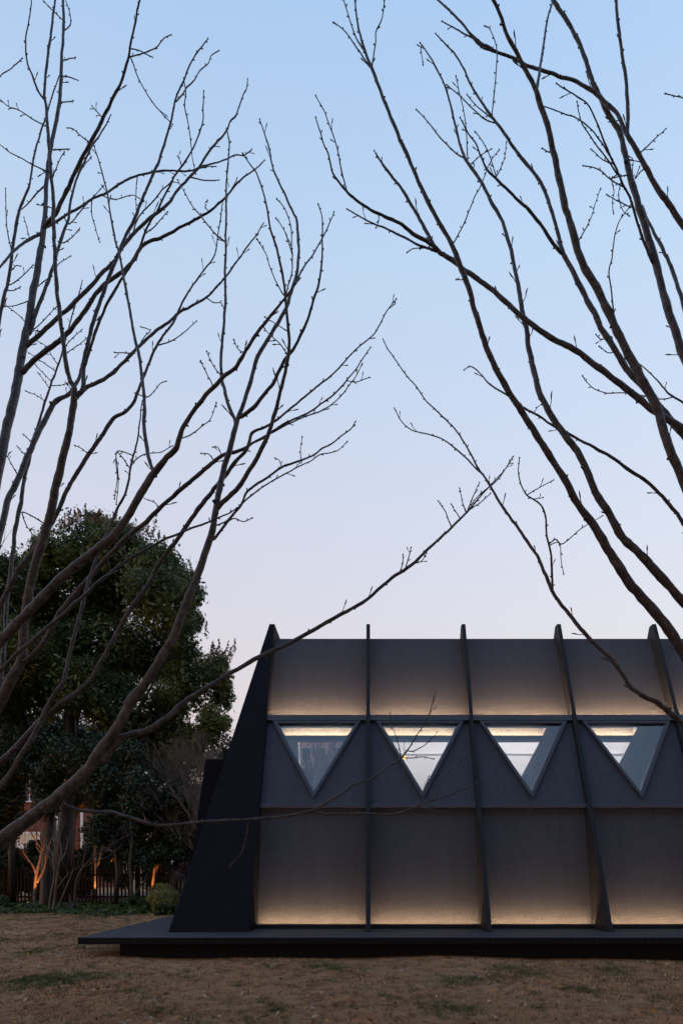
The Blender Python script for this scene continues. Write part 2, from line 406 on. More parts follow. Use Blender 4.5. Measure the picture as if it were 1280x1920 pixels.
# roof, back slope, floor
X0, X1 = RX[0]+.03, RX[-1]-.03
mb = MB(); mb.box(X0, X1, D+SL*5.9+.30, YB-(D+SL*5.9+.30), DZ+5.78, DZ+5.90); part(mb, 'roof', M['black_paint'])
bx0, bx1, bh0, bh1 = -1.93, -.30, 3.15, 4.98   # opening in the back slope
def PB(x, h, off=0): return mir(P(x, h, off))
def back(xa, xb, ha, hb, nm='back_wall'):
    mb = MB(); mb.prism([PB(xa, ha, .30), PB(xb, ha, .30), PB(xb, hb, .30), PB(xa, hb, .30)],
                        [PB(xa, ha, .12), PB(xb, ha, .12), PB(xb, hb, .12), PB(xa, hb, .12)])
    part(mb, nm, M['white_wall'])
back(X0, X1, 0, bh0); back(X0, X1, bh1, 5.85); back(bx1, X1, bh0, bh1); back(X0, bx0, bh0, bh1)
mb = MB(); mb.quad(PB(bx0, bh0, .2), PB(bx1, bh0, .2), PB(bx1, bh1, .2), PB(bx0, bh1, .2)); part(mb, 'back_pane', M['glass'], fix=False)
mb = MB(); mb.prism([PB(bx1+.02, 4.262, .345), PB(X1, 4.262, .345), PB(X1, 4.29, .345), PB(bx1+.02, 4.29, .345)],
                    [PB(bx1+.02, 4.262, .301), PB(X1, 4.262, .301), PB(X1, 4.29, .301), PB(bx1+.02, 4.29, .301)])
part(mb, 'picture_rail', M['rail_grey'])
mb = MB(); mb.box(X0, X1, D+1.3, YB-D-.6, DZ+.002, DZ+.05); part(mb, 'floor', M['room_floor'])
for xx in (1.0, 4.0, 7.0):
    mb = MB(); mb.box(xx-.9, xx+.9, 16.3, 16.6, DZ+5.60, DZ+5.64); part(mb, 'ceiling_light', M['room_lamp'])
# pendant bulb glimpsed in the second window
pl = empty('pendant_lamp', (0.875, 16.6, DZ+5.77))
tag(pl, 'small bright warm bulb glowing inside the second triangular window', 'lamp')
bulb_z = 1.367 + (1630-1420)/1280*16.6 - (DZ+5.77)
mb = MB(); mb.tube([(0, 0, 0), (0, 0, bulb_z+.06)], [.006, .006], 6); mb.build('cord', M['metal'], pl)
bm = bmesh.new(); bmesh.ops.create_uvsphere(bm, u_segments=12, v_segments=8, radius=.046, matrix=Matrix.Translation((0, 0, bulb_z)))
me = bpy.data.meshes.new('bulb'); bm.to_mesh(me); bm.free(); me.materials.append(M['bulb']); link(bpy.data.objects.new('bulb', me), pl)
mb = MB(); mb.tube([(0, 0, bulb_z+.02), (0, 0, bulb_z+.07)], [.018, .012], 8); mb.build('socket', M['metal'], pl)

# ------------------------------------------------------------------ deck
YF, XL, XR, YD = 10.37, -4.40, 12.6, 24.0
deck = empty('deck', (4, 17, 0)); tag(deck, 'low dark timber deck running under and around the pavilion', 'deck')
def dk(mb, name, m, **k):
    o = mb.build(name, m, deck, **k); o.matrix_parent_inverse = Matrix.Translation(-Vector(deck.location)); return o
w = .142; n = int((YD-YF)/w)
pmesh = None
for k in range(n):
    if pmesh is None:
        mb = MB(); mb.box(XL, XR, 0, w-.007, DZ-.03, DZ); pmesh = mb.mesh('plank', True); pmesh.materials.append(M['deck'])
    o = bpy.data.objects.new('plank', pmesh); link(o, deck); o.matrix_parent_inverse = Matrix.Translation(-Vector(deck.location))
    o.location = (random.uniform(-.004, .004), YF+.012+k*w, random.uniform(-.0015, .0015))
fw = .113; n = int((XR-XL)/fw); fm = None
for k in range(n):
    if fm is None:
        mb = MB(); mb.box(0, fw-.004, 0, .022, DZ-.102, DZ-.004); fm = mb.mesh('fascia_board', True); fm.materials.append(M['fascia'])
    o = bpy.data.objects.new('fascia_board', fm); link(o, deck); o.matrix_parent_inverse = Matrix.Translation(-Vector(deck.location))
    o.location = (XL+k*fw, YF-.012+random.uniform(-.0015, .0015), 0)
mb = MB(); mb.box(XL, XL+.02, YF+.014, YD, DZ-.102, DZ-.032); dk(mb, 'side_board', M['fascia'])
mb = MB(); mb.box(XL+.03, XR-.03, YF+.016, YD-.02, DZ-.098, DZ-.034); dk(mb, 'joists', M['plinth'])
mb = MB(); mb.box(-3.86, XR-.5, 10.62, YD-.4, -.25, DZ-.099); dk(mb, 'plinth', M['plinth'])

# ------------------------------------------------------------------ foreground trees (measured branch by branch, metres)
BRANCHES = """
A L 0 -3558 4600 1 913 -3512 4611 394 804 -3327 4629 788 668 -3021 4774 1199 574 -2589 4804 1555 520 -2363 4808 1739 477 -2171 4807 1885 448 -1988 4802 2054 419 -1873 4796 2210 404 -1739 4787 2377 374 -1643 4779 2562 359 -1528 4771 2701 344 -1376 4760 2959 315 -1262 4753 3224 286 -1169 4751 3464 257 -1096 4754 3688 229 -1053 4760 3896 215 -1022 4772 4118 201 -972 4787 4314 187 -931 4803 4501 173 -885 4818 4634 146 -842 4836 4786 142 -790 4864 5007 138 -725 4885 5145 133 -652 4908 5289 128 -597 4927 5409 122 -557 4950 5555 117 -521 4973 5699 104 -508 4997 5857 104 -509 5010 5938 97 -528 5045 6168 91 -557 5057 6238 83 -615 5080 6380 75 -678 5105 6531 67 -716 5122 6641 59 -748 5145 6806 59 -783 5164 6934 50 -817 5179 7043 40
A B 0 -910 4810 4559 150 -905 4809 4557 136 -878 4804 4561 135 -785 4783 4618 129 -726 4766 4681 124 -660 4748 4743 119 -609 4727 4831 113 -563 4710 4900 107 -506 4693 4960 102 -453 4672 5046 95 -411 4653 5122 89 -373 4631 5220 81 -342 4613 5295 74 -323 4597 5364 69 -307 4571 5474 59 -306 4548 5577 50 -304 4524 5679 41 -321 4510 5736 35
A B 0 -531 4966 5658 83 -520 4970 5658 74 -462 5015 5806 67 -414 5044 5899 62 -339 5100 6088 53 -293 5138 6224 46 -262 5166 6327 40
A B 0 -931 4803 4501 125 -939 4809 4534 124 -985 4830 4650 121 -1024 4855 4792 117 -1042 4868 4866 115 -1054 4889 4996 112 -1051 4911 5127 108 -1045 4937 5282 103 -1039 4962 5437 98 -1041 4989 5608 93 -1050 5016 5776 87 -1050 5034 5890 83 -1054 5052 6005 79 -1058 5092 6260 70 -1066 5128 6495 61 -1060 5157 6685 54 -1053 5186 6877 46 -1073 5203 6993 41
A B 0 -1054 5053 6009 66 -1058 5054 6011 58 -1123 5081 6083 55 -1190 5112 6180 51 -1259 5147 6293 47 -1336 5183 6408 42 -1399 5219 6538 37 -1457 5253 6657 33
A B 0 -1060 4759 3866 172 -1020 4748 3908 168 -954 4732 3955 163 -884 4713 4018 157 -825 4693 4098 151 -767 4674 4171 145 -709 4652 4256 140 -670 4633 4335 136 -642 4615 4413 132 -610 4596 4491 127 -582 4573 4593 122 -551 4551 4684 117 -528 4532 4766 112 -522 4511 4856 107 -523 4489 4945 101 -534 4468 5032 95 -539 4449 5114 90 -553 4424 5214 83 -577 4397 5318 76 -592 4383 5373 71 -623 4361 5455 65 -637 4337 5545 58 -660 4312 5639 50 -696 4286 5730 42 -728 4273 5767 38 -765 4259 5806 33
A B 0 -536 4451 5102 51 -523 4463 5185 49 -500 4476 5276 47 -498 4493 5404 44 -503 4501 5464 42 -512 4522 5624 38 -553 4541 5759 34 -597 4551 5822 32
A B 0 -499 4494 5412 44 -551 4554 5611 35 -610 4594 5738 29
A B 0 -539 4448 5115 49 -552 4445 5110 43 -597 4419 5175 39 -634 4390 5253 34 -649 4374 5297 31 -693 4348 5358 27
A B 0 -527 4528 4781 50 -531 4530 4782 44 -600 4572 4896 37 -666 4605 4976 31 -705 4628 5037 27
A B 0 -522 4497 4912 40 -527 4500 4914 35 -596 4544 4988 31 -682 4597 5077 25
A B 0 -1099 4754 3679 111 -1071 4760 3673 99 -1009 4785 3771 95 -968 4801 3835 93 -929 4816 3895 90 -887 4832 3961 87 -871 4846 4029 84 -817 4864 4096 81 -718 4891 4176 76 -626 4917 4260 71 -533 4940 4312 66 -408 4969 4376 59 -331 4990 4447 55 -266 5006 4488 51 -196 5026 4559 46 -130 5043 4618 42 -103 5054 4664 39
A B 0 -887 4832 3961 55 -795 4847 4048 52 -702 4860 4120 48 -620 4872 4176 46 -534 4883 4228 43 -478 4891 4263 41 -413 4899 4295 38 -345 4909 4351 36 -269 4918 4368 33 -223 4923 4386 31 -192 4928 4412 30 -166 4932 4442 29
A B 0 -488 4950 4334 44 -484 4958 4326 39 -496 5002 4434 34 -489 5050 4555 30
A B 0 -622 4918 4260 42 -646 4983 4349 34 -674 5018 4386 29
A B 0 -1079 4756 3767 62 -1064 4762 3767 55 -992 4793 3808 47 -940 4815 3842 41 -885 4839 3832 34 -842 4856 3856 28
A B 0 -1910 4798 2161 332 -1877 4806 2137 289 -1827 4821 2196 272 -1759 4843 2286 248 -1672 4863 2336 219 -1582 4881 2358 206 -1493 4902 2420 192 -1422 4919 2474 185 -1333 4944 2576 178 -1149 4986 2711 165 -962 5028 2840 159 -772 5069 2963 154 -579 5108 3063 150 -382 5149 3189 146 -203 5185 3303 141 0 5227 3441 130 185 5270 3623 124 331 5299 3727 118 501 5339 3903 104 651 5373 4053 96 781 5403 4195 80 856 5422 4290 62 944 5443 4399 55 1024 5460 4472 51 1091 5478 4568 47 1160 5498 4678 43
A B 0 777 5402 4190 59 772 5402 4195 52 743 5402 4279 43 726 5402 4363 34
A B 0 785 5405 4204 62 828 5405 4314 48 870 5405 4411 34
A B 0 803 5408 4219 52 887 5408 4274 42 951 5408 4329 34
A B 0 655 5374 4058 52 621 5374 4146 44 605 5374 4188 40 563 5374 4247 34
A B 0 239 5280 3657 51 264 5280 3718 44 268 5280 3780 37
A B 0 289 5291 3698 57 310 5291 3773 47 327 5291 3839 37
A B 0 349 5304 3745 52 352 5304 3741 46 414 5304 3762 39 443 5304 3803 33
A B 0 724 5390 4138 46 699 5390 4180 41 665 5390 4231 34
A B 0 -2185 4807 1874 150 -2174 4814 1856 136 -2133 4833 1816 137 -2014 4873 1782 138 -1848 4927 1775 139 -1720 4969 1740 135 -1586 5012 1700 131 -1453 5053 1695 125 -1258 5111 1722 120 -1073 5164 1734 122 -857 5226 1751 116 -660 5280 1775 113 -540 5314 1803 111 -426 5345 1831 104 -311 5380 1901 97 -195 5416 1976 91 -115 5442 2039 88 17 5478 2090 85 125 5511 2168 82 265 5554 2274 75 331 5580 2357 64 403 5613 2476 56 490 5652 2617 51 533 5682 2739 49 566 5707 2843 45
A B 0 269 5556 2283 43 234 5556 2426 39 195 5556 2522 36 178 5556 2622 33
A B 0 -434 5343 1830 96 -376 5347 1810 94 -284 5353 1798 91 -88 5366 1807 84 97 5378 1800 78 227 5386 1809 73 375 5396 1860 68 507 5405 1907 62 639 5414 1951 57 745 5421 2002 53 878 5430 2058 47 986 5438 2132 42 1029 5443 2196 38
A B 0 318 5573 2334 48 370 5573 2334 45 440 5573 2368 42 496 5573 2412 38 549 5573 2469 35
A B 0 274 5557 2285 50 287 5557 2274 43 369 5557 2274 39 439 5557 2283 36 512 5557 2270 33
A B 0 208 5536 2228 43 277 5536 2219 39 285 5536 2146 35 277 5536 2055 30
A B 0 498 5404 1907 46 557 5404 2013 43 625 5404 2119 39 705 5404 2199 36 768 5404 2249 34
A B 0 422 5399 1873 42 439 5399 1987 37 472 5399 2084 32
A B 0 375 5396 1856 42 481 5396 1848 38 544 5396 1826 35 620 5396 1826 32
A B 0 324 5392 1843 44 329 5392 1830 38 413 5392 1767 32 468 5392 1750 29
A B 0 -908 5211 1746 45 -936 5211 1591 38 -969 5211 1489 33 -1042 5211 1400 28
A L 36 -3522 4600 217 830 -3407 4614 682 555 -3157 4591 1295 359 -2928 4685 1733 254 -2576 4780 2114 216 -2493 4798 2203 209 -2408 4817 2308 203 -2322 4834 2417 196 -2216 4849 2515 190 -2126 4859 2582 190 -2034 4868 2660 183 -1979 4872 2718 176 -1924 4877 2815 169 -1869 4881 2911 161 -1805 4884 3038 162 -1736 4884 3160 154 -1671 4883 3267 154 -1574 4879 3399 148 -1485 4872 3548 148 -1407 4866 3659 147 -1329 4859 3759 147 -1212 4848 3916 147 -1135 4842 4007 142 -1077 4837 4080 137 -992 4830 4171 137 -935 4826 4251 131 -866 4822 4324 120 -840 4820 4379 114 -828 4818 4427 107 -809 4818 4453 94 -734 4816 4482 86 -658 4815 4527 79 -576 4815 4595 71 -500 4816 4659 65 -414 4819 4729 62 -350 4822 4788 59 -275 4827 4848 55 -189 4834 4936 52 -114 4844 5030 49 -49 4851 5093 45 38 4864 5178 42 76 4872 5242 42 103 4880 5305 38 141 4890 5378 38 188 4900 5444 38
A B 36 -3057 4633 1487 288 -3042 4636 1476 251 -2780 4683 1641 211 -2553 4736 1933 199 -2469 4759 2070 193 -2369 4789 2265 187 -2304 4811 2412 181 -2256 4829 2537 174 -2196 4846 2647 160 -2162 4856 2706 147 -2143 4871 2825 138 -2114 4893 2992 133 -2085 4915 3152 128 -2046 4941 3355 129 -2015 4961 3510 123 -1976 4978 3642 117 -1925 4998 3788 111 -1880 5015 3913 105 -1840 5031 4040 98 -1794 5046 4146 91 -1771 5060 4265 83 -1757 5076 4393 75 -1730 5092 4521 65 -1712 5108 4659 58 -1705 5124 4789 48 -1700 5133 4868 40
A B 36 -1753 5076 4393 44 -1712 5121 4464 41 -1662 5164 4514 38 -1590 5220 4556 35 -1525 5276 4632 31
A B 36 -1762 5070 4345 58 -1767 5071 4346 51 -1830 5091 4437 47 -1878 5103 4485 44 -1888 5121 4408 40 -1888 5141 4319 35 -1915 5170 4194 28
A B 36 -1745 5083 4448 46 -1875 5108 4495 40 -1881 5135 4376 36 -1885 5155 4287 33 -1907 5183 4161 28
A L 41 -3522 4600 181 830 -3409 4584 687 607 -3128 4424 1540 452 -2847 4444 2339 374 -2421 4492 2869 324 -2320 4500 2977 311 -2166 4507 3138 298 -2036 4509 3280 292 -1865 4504 3418 278 -1684 4490 3552 257 -1573 4474 3684 242 -1478 4453 3820 228 -1395 4432 3929 213 -1272 4402 4042 185 -1228 4389 4086 172 -1195 4370 4167 145 -1138 4348 4247 137 -1082 4328 4309 131 -1002 4303 4376 126 -901 4271 4453 121 -830 4251 4489 116 -787 4234 4536 110 -734 4212 4601 105 -688 4194 4653 99 -646 4178 4696 93 -578 4156 4753 81 -510 4134 4816 68 -467 4120 4859 54 -430 4108 4897 47
A B 41 -1397 4432 3927 138 -1389 4434 3924 125 -1406 4444 3971 124 -1442 4469 4090 122 -1479 4508 4290 117 -1487 4544 4473 112 -1513 4578 4650 108 -1546 4613 4838 102 -1589 4643 4995 98 -1627 4679 5187 92 -1677 4718 5396 85 -1730 4763 5647 76 -1769 4788 5781 71 -1822 4828 6006 63 -1862 4864 6212 55 -1927 4903 6435 46 -1980 4932 6599 39
A B 41 -734 4212 4599 41 -777 4250 4588 36 -820 4282 4639 31 -842 4312 4702 27
A B 41 -973 4293 4399 40 -1004 4328 4477 36 -1039 4361 4552 32 -1071 4393 4628 27
A B 41 -908 4273 4448 40 -968 4316 4536 35 -1028 4373 4671 27
A B 41 -1208 4378 4134 43 -1198 4382 4133 38 -1142 4402 4170 35 -1067 4432 4252 32 -1026 4451 4305 30 -1001 4478 4411 26
A B 41 -2996 4433 1915 215 -3015 4435 1921 187 -2770 4489 2366 162 -2446 4537 2689 137 -2357 4551 2789 133 -2274 4562 2864 129 -2191 4574 2950 124 -2097 4587 3033 119 -2006 4601 3128 114 -1911 4614 3223 109 -1818 4627 3319 107 -1732 4639 3396 103 -1635 4651 3475 97 -1548 4662 3534 91 -1453 4673 3594 84 -1354 4684 3647 77 -1212 4700 3717 70 -1104 4711 3763 60 -1032 4719 3800 51 -960 4727 3834 44 -906 4733 3874 37
A B 41 -1523 4665 3554 36 -1560 4665 3608 33 -1622 4665 3645 29 -1640 4665 3699 26
A B 41 -1621 4653 3486 36 -1665 4653 3548 30 -1701 4653 3577 25
B L 50 -3544 5600 -42 1179 -3472 5590 625 773 -3387 5667 1500 614 -3208 5663 2385 494 -3008 5637 2798 441 -2921 5623 2962 423 -2849 5611 3076 405 -2822 5592 3259 370 -2784 5567 3468 360 -2741 5543 3662 358 -2669 5510 3898 348 -2590 5480 4099 338 -2529 5458 4245 328 -2473 5429 4442 310 -2405 5402 4637 292 -2353 5378 4812 275 -2315 5358 4979 258 -2291 5341 5123 225 -2325 5333 5192 184 -2360 5318 5355 168 -2378 5303 5551 161 -2398 5291 5740 155 -2414 5282 5960 149 -2417 5278 6109 149 -2424 5277 6232 143 -2428 5277 6396 143 -2433 5278 6542 137 -2451 5281 6723 131 -2462 5287 6914 125 -2482 5294 7095 118 -2498 5302 7269 111 -2513 5308 7401 103 -2508 5316 7555 95 -2492 5325 7732 96 -2475 5333 7900 88 -2458 5342 8087 79 -2448 5347 8176 72 -2434 5352 8308 61
B B 50 -2508 5305 7344 79 -2551 5284 7394 75 -2585 5252 7481 69 -2609 5226 7553 64 -2599 5189 7663 56 -2563 5157 7753 50 -2525 5123 7851 44 -2521 5105 7900 40
B B 50 -2485 5296 7135 58 -2502 5302 7141 51 -2609 5343 7232 48 -2755 5401 7371 42 -2859 5438 7442 38 -2952 5476 7545 34 -3006 5496 7588 32
B B 50 -2453 5283 6766 58 -2465 5276 6759 51 -2559 5216 6750 45 -2619 5174 6755 40 -2679 5133 6752 35 -2740 5083 6763 30
B B 50 -2452 5282 6739 52 -2439 5291 6748 45 -2424 5331 6865 39 -2410 5365 6963 34 -2401 5382 7010 32
B B 50 -2430 5277 6458 52 -2420 5286 6468 45 -2487 5324 6533 40 -2592 5377 6601 32
B B 50 -2297 5345 5088 153 -2259 5356 5091 139 -2217 5374 5158 137 -2130 5400 5219 134 -2048 5427 5302 130 -1962 5459 5410 125 -1879 5491 5528 120 -1791 5525 5653 114 -1706 5556 5764 109 -1614 5584 5852 104 -1555 5606 5935 100 -1465 5632 6009 95 -1342 5668 6118 87 -1260 5697 6232 81 -1185 5725 6345 75 -1124 5752 6468 69 -1073 5772 6553 64 -1040 5788 6626 60 -955 5821 6770 52 -904 5845 6884 46
B B 50 -1856 5499 5556 47 -1812 5549 5702 40 -1776 5573 5764 37 -1846 5599 5811 33
B B 50 -1883 5490 5523 60 -1880 5494 5522 53 -1970 5542 5558 44 -2061 5590 5599 35
B B 50 -1342 5667 6113 44 -1284 5667 6074 39 -1222 5667 6069 34 -1204 5667 6043 31
B B 50 -2298 5346 5079 203 -2273 5349 5078 177 -2238 5355 5132 174 -2237 5361 5200 171 -2238 5374 5335 166 -2211 5391 5516 161 -2187 5405 5666 156 -2143 5420 5826 151 -2101 5434 5964 147 -2056 5448 6113 142 -2017 5459 6229 138 -1986 5468 6322 134 -1940 5481 6454 129 -1888 5493 6581 124 -1841 5507 6723 118 -1790 5520 6866 112 -1730 5535 7023 105 -1690 5547 7143 100 -1651 5561 7297 93 -1616 5575 7456 86 -1604 5580 7514 83 -1574 5595 7683 75 -1512 5611 7854 66 -1471 5622 7977 59 -1434 5630 8066 54 -1387 5638 8141 50 -1337 5646 8222 44
B B 50 -1578 5593 7660 64 -1573 5594 7660 56 -1525 5607 7728 54 -1493 5620 7799 51 -1431 5637 7885 48 -1391 5653 7983 44 -1329 5669 8055 41 -1305 5682 8136 38 -1259 5693 8185 36
B B 50 -1512 5610 7845 54 -1505 5634 7784 52 -1519 5667 7698 50 -1499 5709 7589 46 -1491 5750 7477 42 -1487 5786 7379 39 -1471 5810 7313 36
B B 50 -2238 5372 5312 133 -2232 5371 5312 120 -2149 5341 5519 112 -2101 5325 5623 108 -2031 5305 5752 103 -1976 5292 5832 100 -1909 5276 5922 96 -1851 5265 5986 93 -1806 5254 6047 90 -1775 5248 6082 89 -1706 5224 6236 82 -1661 5211 6313 79 -1604 5199 6375 76 -1551 5184 6470 71 -1494 5170 6549 68 -1464 5161 6601 65 -1399 5147 6675 61 -1335 5133 6752 57 -1301 5124 6803 55 -1262 5111 6877 51 -1231 5097 6962 47 -1227 5084 7047 43 -1220 5072 7124 40
B B 50 -1704 5223 6238 51 -1699 5227 6238 45 -1645 5263 6322 40 -1602 5299 6418 35 -1572 5323 6482 31
B B 50 -2847 5609 3089 272 -2802 5604 3083 236 -2707 5589 3149 231 -2649 5578 3219 226 -2576 5561 3322 220 -2527 5549 3404 216 -2455 5533 3498 210 -2394 5521 3567 205 -2301 5504 3659 199 -2208 5488 3746 193 -2116 5471 3837 187 -2024 5455 3915 181 -1910 5434 4020 174 -1776 5413 4107 166 -1664 5393 4203 162 -1554 5374 4285 157 -1465 5359 4352 153 -1356 5341 4426 149 -1260 5325 4499 145 -1196 5314 4543 142 -1110 5300 4589 138 -1025 5289 4602 125 -948 5278 4625 110 -885 5268 4659 95 -801 5255 4693 94 -738 5245 4727 86 -625 5227 4789 77 -529 5213 4821 69 -439 5199 4852 60 -357 5185 4904 59 -283 5173 4944 56 -201 5157 5013 52 -153 5147 5066 48 -100 5136 5118 44 -52 5123 5182 40 4 5109 5255 40
B B 50 -738 5246 4723 60 -618 5277 4809 56 -498 5307 4883 53 -388 5334 4942 49 -293 5358 5009 46 -210 5383 5106 43 -148 5406 5202 40 -97 5425 5287 37 -55 5446 5387 34
B B 50 -161 5149 5052 40 -93 5192 5074 36 -4 5249 5144 31
B B 50 -1196 5314 4539 53 -1251 5373 4633 41 -1311 5414 4666 32
B B 50 -1136 5305 4575 49 -1175 5372 4683 38 -1216 5405 4711 32
B B 50 -1645 5390 4217 53 -1643 5392 4215 46 -1697 5429 4285 40 -1788 5475 4340 33 -1810 5490 4369 30
B L 71 -3535 5600 11 1011 -3508 5626 796 643 -3443 5650 1941 544 -3306 5642 3086 458 -3196 5722 4183 413 -3115 5820 4950 385 -3088 5857 5201 370 -3053 5895 5457 355 -3029 5937 5741 339 -3000 5972 5977 323 -2982 6001 6172 307 -2967 6038 6438 291 -2940 6070 6678 274 -2926 6090 6839 266 -2922 6102 6935 257 -2913 6122 7106 239 -2902 6140 7267 186 -2905 6167 7534 181 -2895 6187 7762 175 -2874 6203 7957 169 -2838 6219 8194 162 -2818 6230 8376 155 -2807 6239 8556 147 -2802 6248 8776 139 -2790 6253 8964 131 -2787 6257 9155 122 -2793 6260 9339 112 -2798 6262 9512 93
B B 71 -2787 6257 9155 66 -2798 6261 9159 58 -2904 6300 9292 51 -2976 6328 9385 46 -3050 6357 9493 40
B B 71 -2788 6255 9060 66 -2773 6260 9065 58 -2733 6280 9144 55 -2757 6312 9297 48 -2804 6341 9432 43 -2825 6355 9500 40
B B 71 -2802 6247 8772 69 -2792 6260 8786 61 -2759 6306 8855 52 -2727 6347 8914 45
B B 71 -2806 6241 8619 69 -2791 6256 8635 61 -2747 6301 8678 52 -2710 6341 8704 45
B B 71 -2818 6230 8373 69 -2806 6247 8390 60 -2775 6288 8436 53 -2745 6330 8493 45
B B 71 -2880 6198 7903 68 -2864 6213 7915 60 -2812 6261 7970 52 -2770 6298 8010 44
B B 71 -2905 6167 7537 80 -2924 6177 7549 71 -3023 6240 7549 63 -3126 6311 7540 53 -3213 6367 7535 45
B B 71 -2961 6045 6491 47 -2904 6094 6604 44 -2863 6127 6680 42 -2806 6194 6859 38 -2732 6245 6968 34
B B 71 -2984 5997 6146 47 -3024 5956 6183 41 -3063 5923 6203 36 -3096 5897 6218 32
B B 71 -2970 6030 6379 54 -2998 6015 6371 47 -3078 5969 6296 39 -3150 5930 6254 32
B B 71 -2988 5990 6101 54 -2955 6003 6104 47 -2886 6037 6201 42 -2834 6066 6296 37 -2788 6090 6373 33
B B 71 -2915 6118 7067 143 -2921 6110 7062 128 -2939 6087 7026 125 -2999 5999 6888 113 -3054 5896 6710 100 -3099 5749 6434 81 -3138 5618 6195 64
B B 71 -2983 6022 6923 52 -3026 6070 7058 44 -3080 6122 7202 36
B B 71 -2908 6122 7107 186 -2870 6112 7145 183 -2784 6091 7221 178 -2700 6064 7337 171 -2617 6035 7463 164 -2534 6006 7584 156 -2452 5979 7696 148 -2362 5951 7806 140 -2282 5924 7916 132 -2202 5897 8024 124 -2134 5874 8113 117 -2079 5848 8220 109 -2039 5825 8320 101 -2013 5804 8409 94 -1978 5782 8504 86 -1949 5761 8591 79 -1919 5740 8677 72 -1895 5722 8752 66
B B 71 -2043 5827 8309 67 -2027 5832 8310 59 -1936 5857 8368 54 -1860 5879 8422 51 -1810 5896 8484 47 -1770 5915 8566 44 -1727 5927 8605 42
B B 71 -2046 5829 8303 64 -2028 5835 8305 56 -2012 5852 8271 55 -1979 5891 8193 53 -1905 5946 8093 49 -1837 5985 8030 46 -1747 6029 7966 42
B B 71 -2302 5930 7894 57 -2369 5982 8003 50 -2431 6030 8103 42
B B 71 -2430 5972 7723 66 -2448 5979 7739 58 -2540 6021 7844 51 -2611 6054 7931 46 -2661 6072 7961 43
B B 71 -2028 5816 8358 57 -2016 5824 8365 50 -1968 5857 8395 45 -1924 5890 8408 41 -1890 5916 8415 37
B B 71 -3033 5930 5690 246 -3001 5927 5683 214 -2952 5923 5730 209 -2807 5909 5845 197 -2673 5898 5929 187 -2552 5887 6035 178 -2432 5873 6176 169 -2335 5862 6304 162 -2254 5853 6388 156 -2146 5844 6449 149 -2052 5836 6519 143 -1980 5827 6603 136 -1933 5821 6665 132 -1853 5815 6718 126 -1770 5808 6735 121 -1677 5801 6774 115 -1584 5794 6821 108 -1469 5784 6871 100 -1344 5774 6929 90 -1252 5766 6998 82 -1183 5759 7058 75 -1114 5751 7132 68 -1046 5744 7192 61 -964 5737 7239 53 -886 5730 7303 45
B B 71 -1344 5774 6929 45 -1381 5814 7000 40 -1394 5849 7070 35 -1386 5874 7117 32
B B 71 -1169 5758 7071 49 -1138 5824 7214 41 -1126 5858 7289 37
B B 71 -3006 5965 5928 206 -2993 5966 5926 181 -2962 5971 5962 180 -2844 5987 6082 175 -2734 6003 6212 170 -2632 6017 6317 166 -2521 6033 6448 160 -2432 6046 6553 156 -2357 6057 6658 151 -2276 6069 6748 147 -2222 6077 6827 144 -2209 6082 6879 142 -2119 6096 7011 136 -2028 6109 7118 131 -1928 6123 7227 125 -1835 6134 7309 120 -1775 6142 7380 116 -1730 6151 7470 111 -1651 6162 7568 106 -1582 6173 7660 101 -1521 6182 7742 96 -1452 6194 7866 90 -1372 6206 7975 83 -1287 6219 8096 76 -1255 6227 8193 71 -1208 6234 8249 68 -1171 6244 8368 62 -1143 6253 8465 57 -1115 6258 8520 53 -1106 6265 8601 49
B B 71 -2092 6100 7043 79 -2097 6101 7049 70 -2069 6116 7187 65 -2002 6131 7296 61 -1920 6145 7392 57 -1853 6159 7502 53 -1784 6170 7576 49 -1739 6182 7669 45 -1693 6192 7752 42 -1720 6200 7829 39
B B 71 -1604 6169 7630 65 -1592 6177 7626 58 -1497 6221 7646 51 -1386 6269 7695 44
B B 71 -1543 6178 7712 55 -1537 6185 7712 48 -1463 6242 7794 41 -1413 6278 7832 37
B B 71 -1287 6218 8091 62 -1267 6235 7992 59 -1282 6263 7826 53 -1307 6287 7679 47 -1313 6318 7488 39
B B 71 -2991 5986 6072 186 -2967 5990 6070 169 -2948 5999 6138 167 -2932 6014 6244 163 -2897 6030 6360 158 -2852 6054 6536 150 -2814 6073 6681 144 -2773 6098 6870 135 -2728 6126 7087 124 -2693 6145 7224 117 -2691 6162 7360 110 -2670 6181 7514 101 -2639 6199 7653 93 -2577 6223 7833 82 -2526 6242 7975 73 -2469 6257 8078 65 -2416 6273 8194 57 -2372 6286 8292 49
B B 71 -2749 6113 6987 55 -2728 6127 6991 48 -2675 6169 7078 42 -2631 6213 7187 36
B B 71 -2618 6207 7709 48 -2592 6259 7831 42 -2562 6307 7940 37
B B 71 -2912 6124 7125 124 -2898 6131 7129 110 -2814 6178 7231 108 -2726 6230 7354 105 -2627 6285 7480 102 -2547 6330 7588 99 -2443 6381 7688 96 -2339 6438 7830 92 -2231 6491 7949 88 -2120 6540 8034 85 -2007 6588 8104 82 -1915 6625 8148 79 -1813 6667 8185 76 -1704 6710 8240 72 -1647 6737 8304 70 -1502 6795 8401 66 -1404 6835 8485 62 -1340 6862 8546 60 -1255 6894 8579 57 -1190 6924 8659 54
B B 71 -2555 6326 7579 59 -2560 6326 7446 52 -2520 6326 7297 43 -2491 6326 7198 37
B B 71 -2485 6360 7648 50 -2374 6397 7644 45 -2235 6443 7729 40 -2180 6460 7726 38
B B 71 -2761 6209 7305 61 -2723 6225 7251 53 -2616 6259 7421 47 -2542 6282 7536 42 -2455 6309 7671 37
B B 71 -2196 6506 7975 51 -2216 6535 7902 47 -2233 6571 7809 43 -2240 6606 7715 39
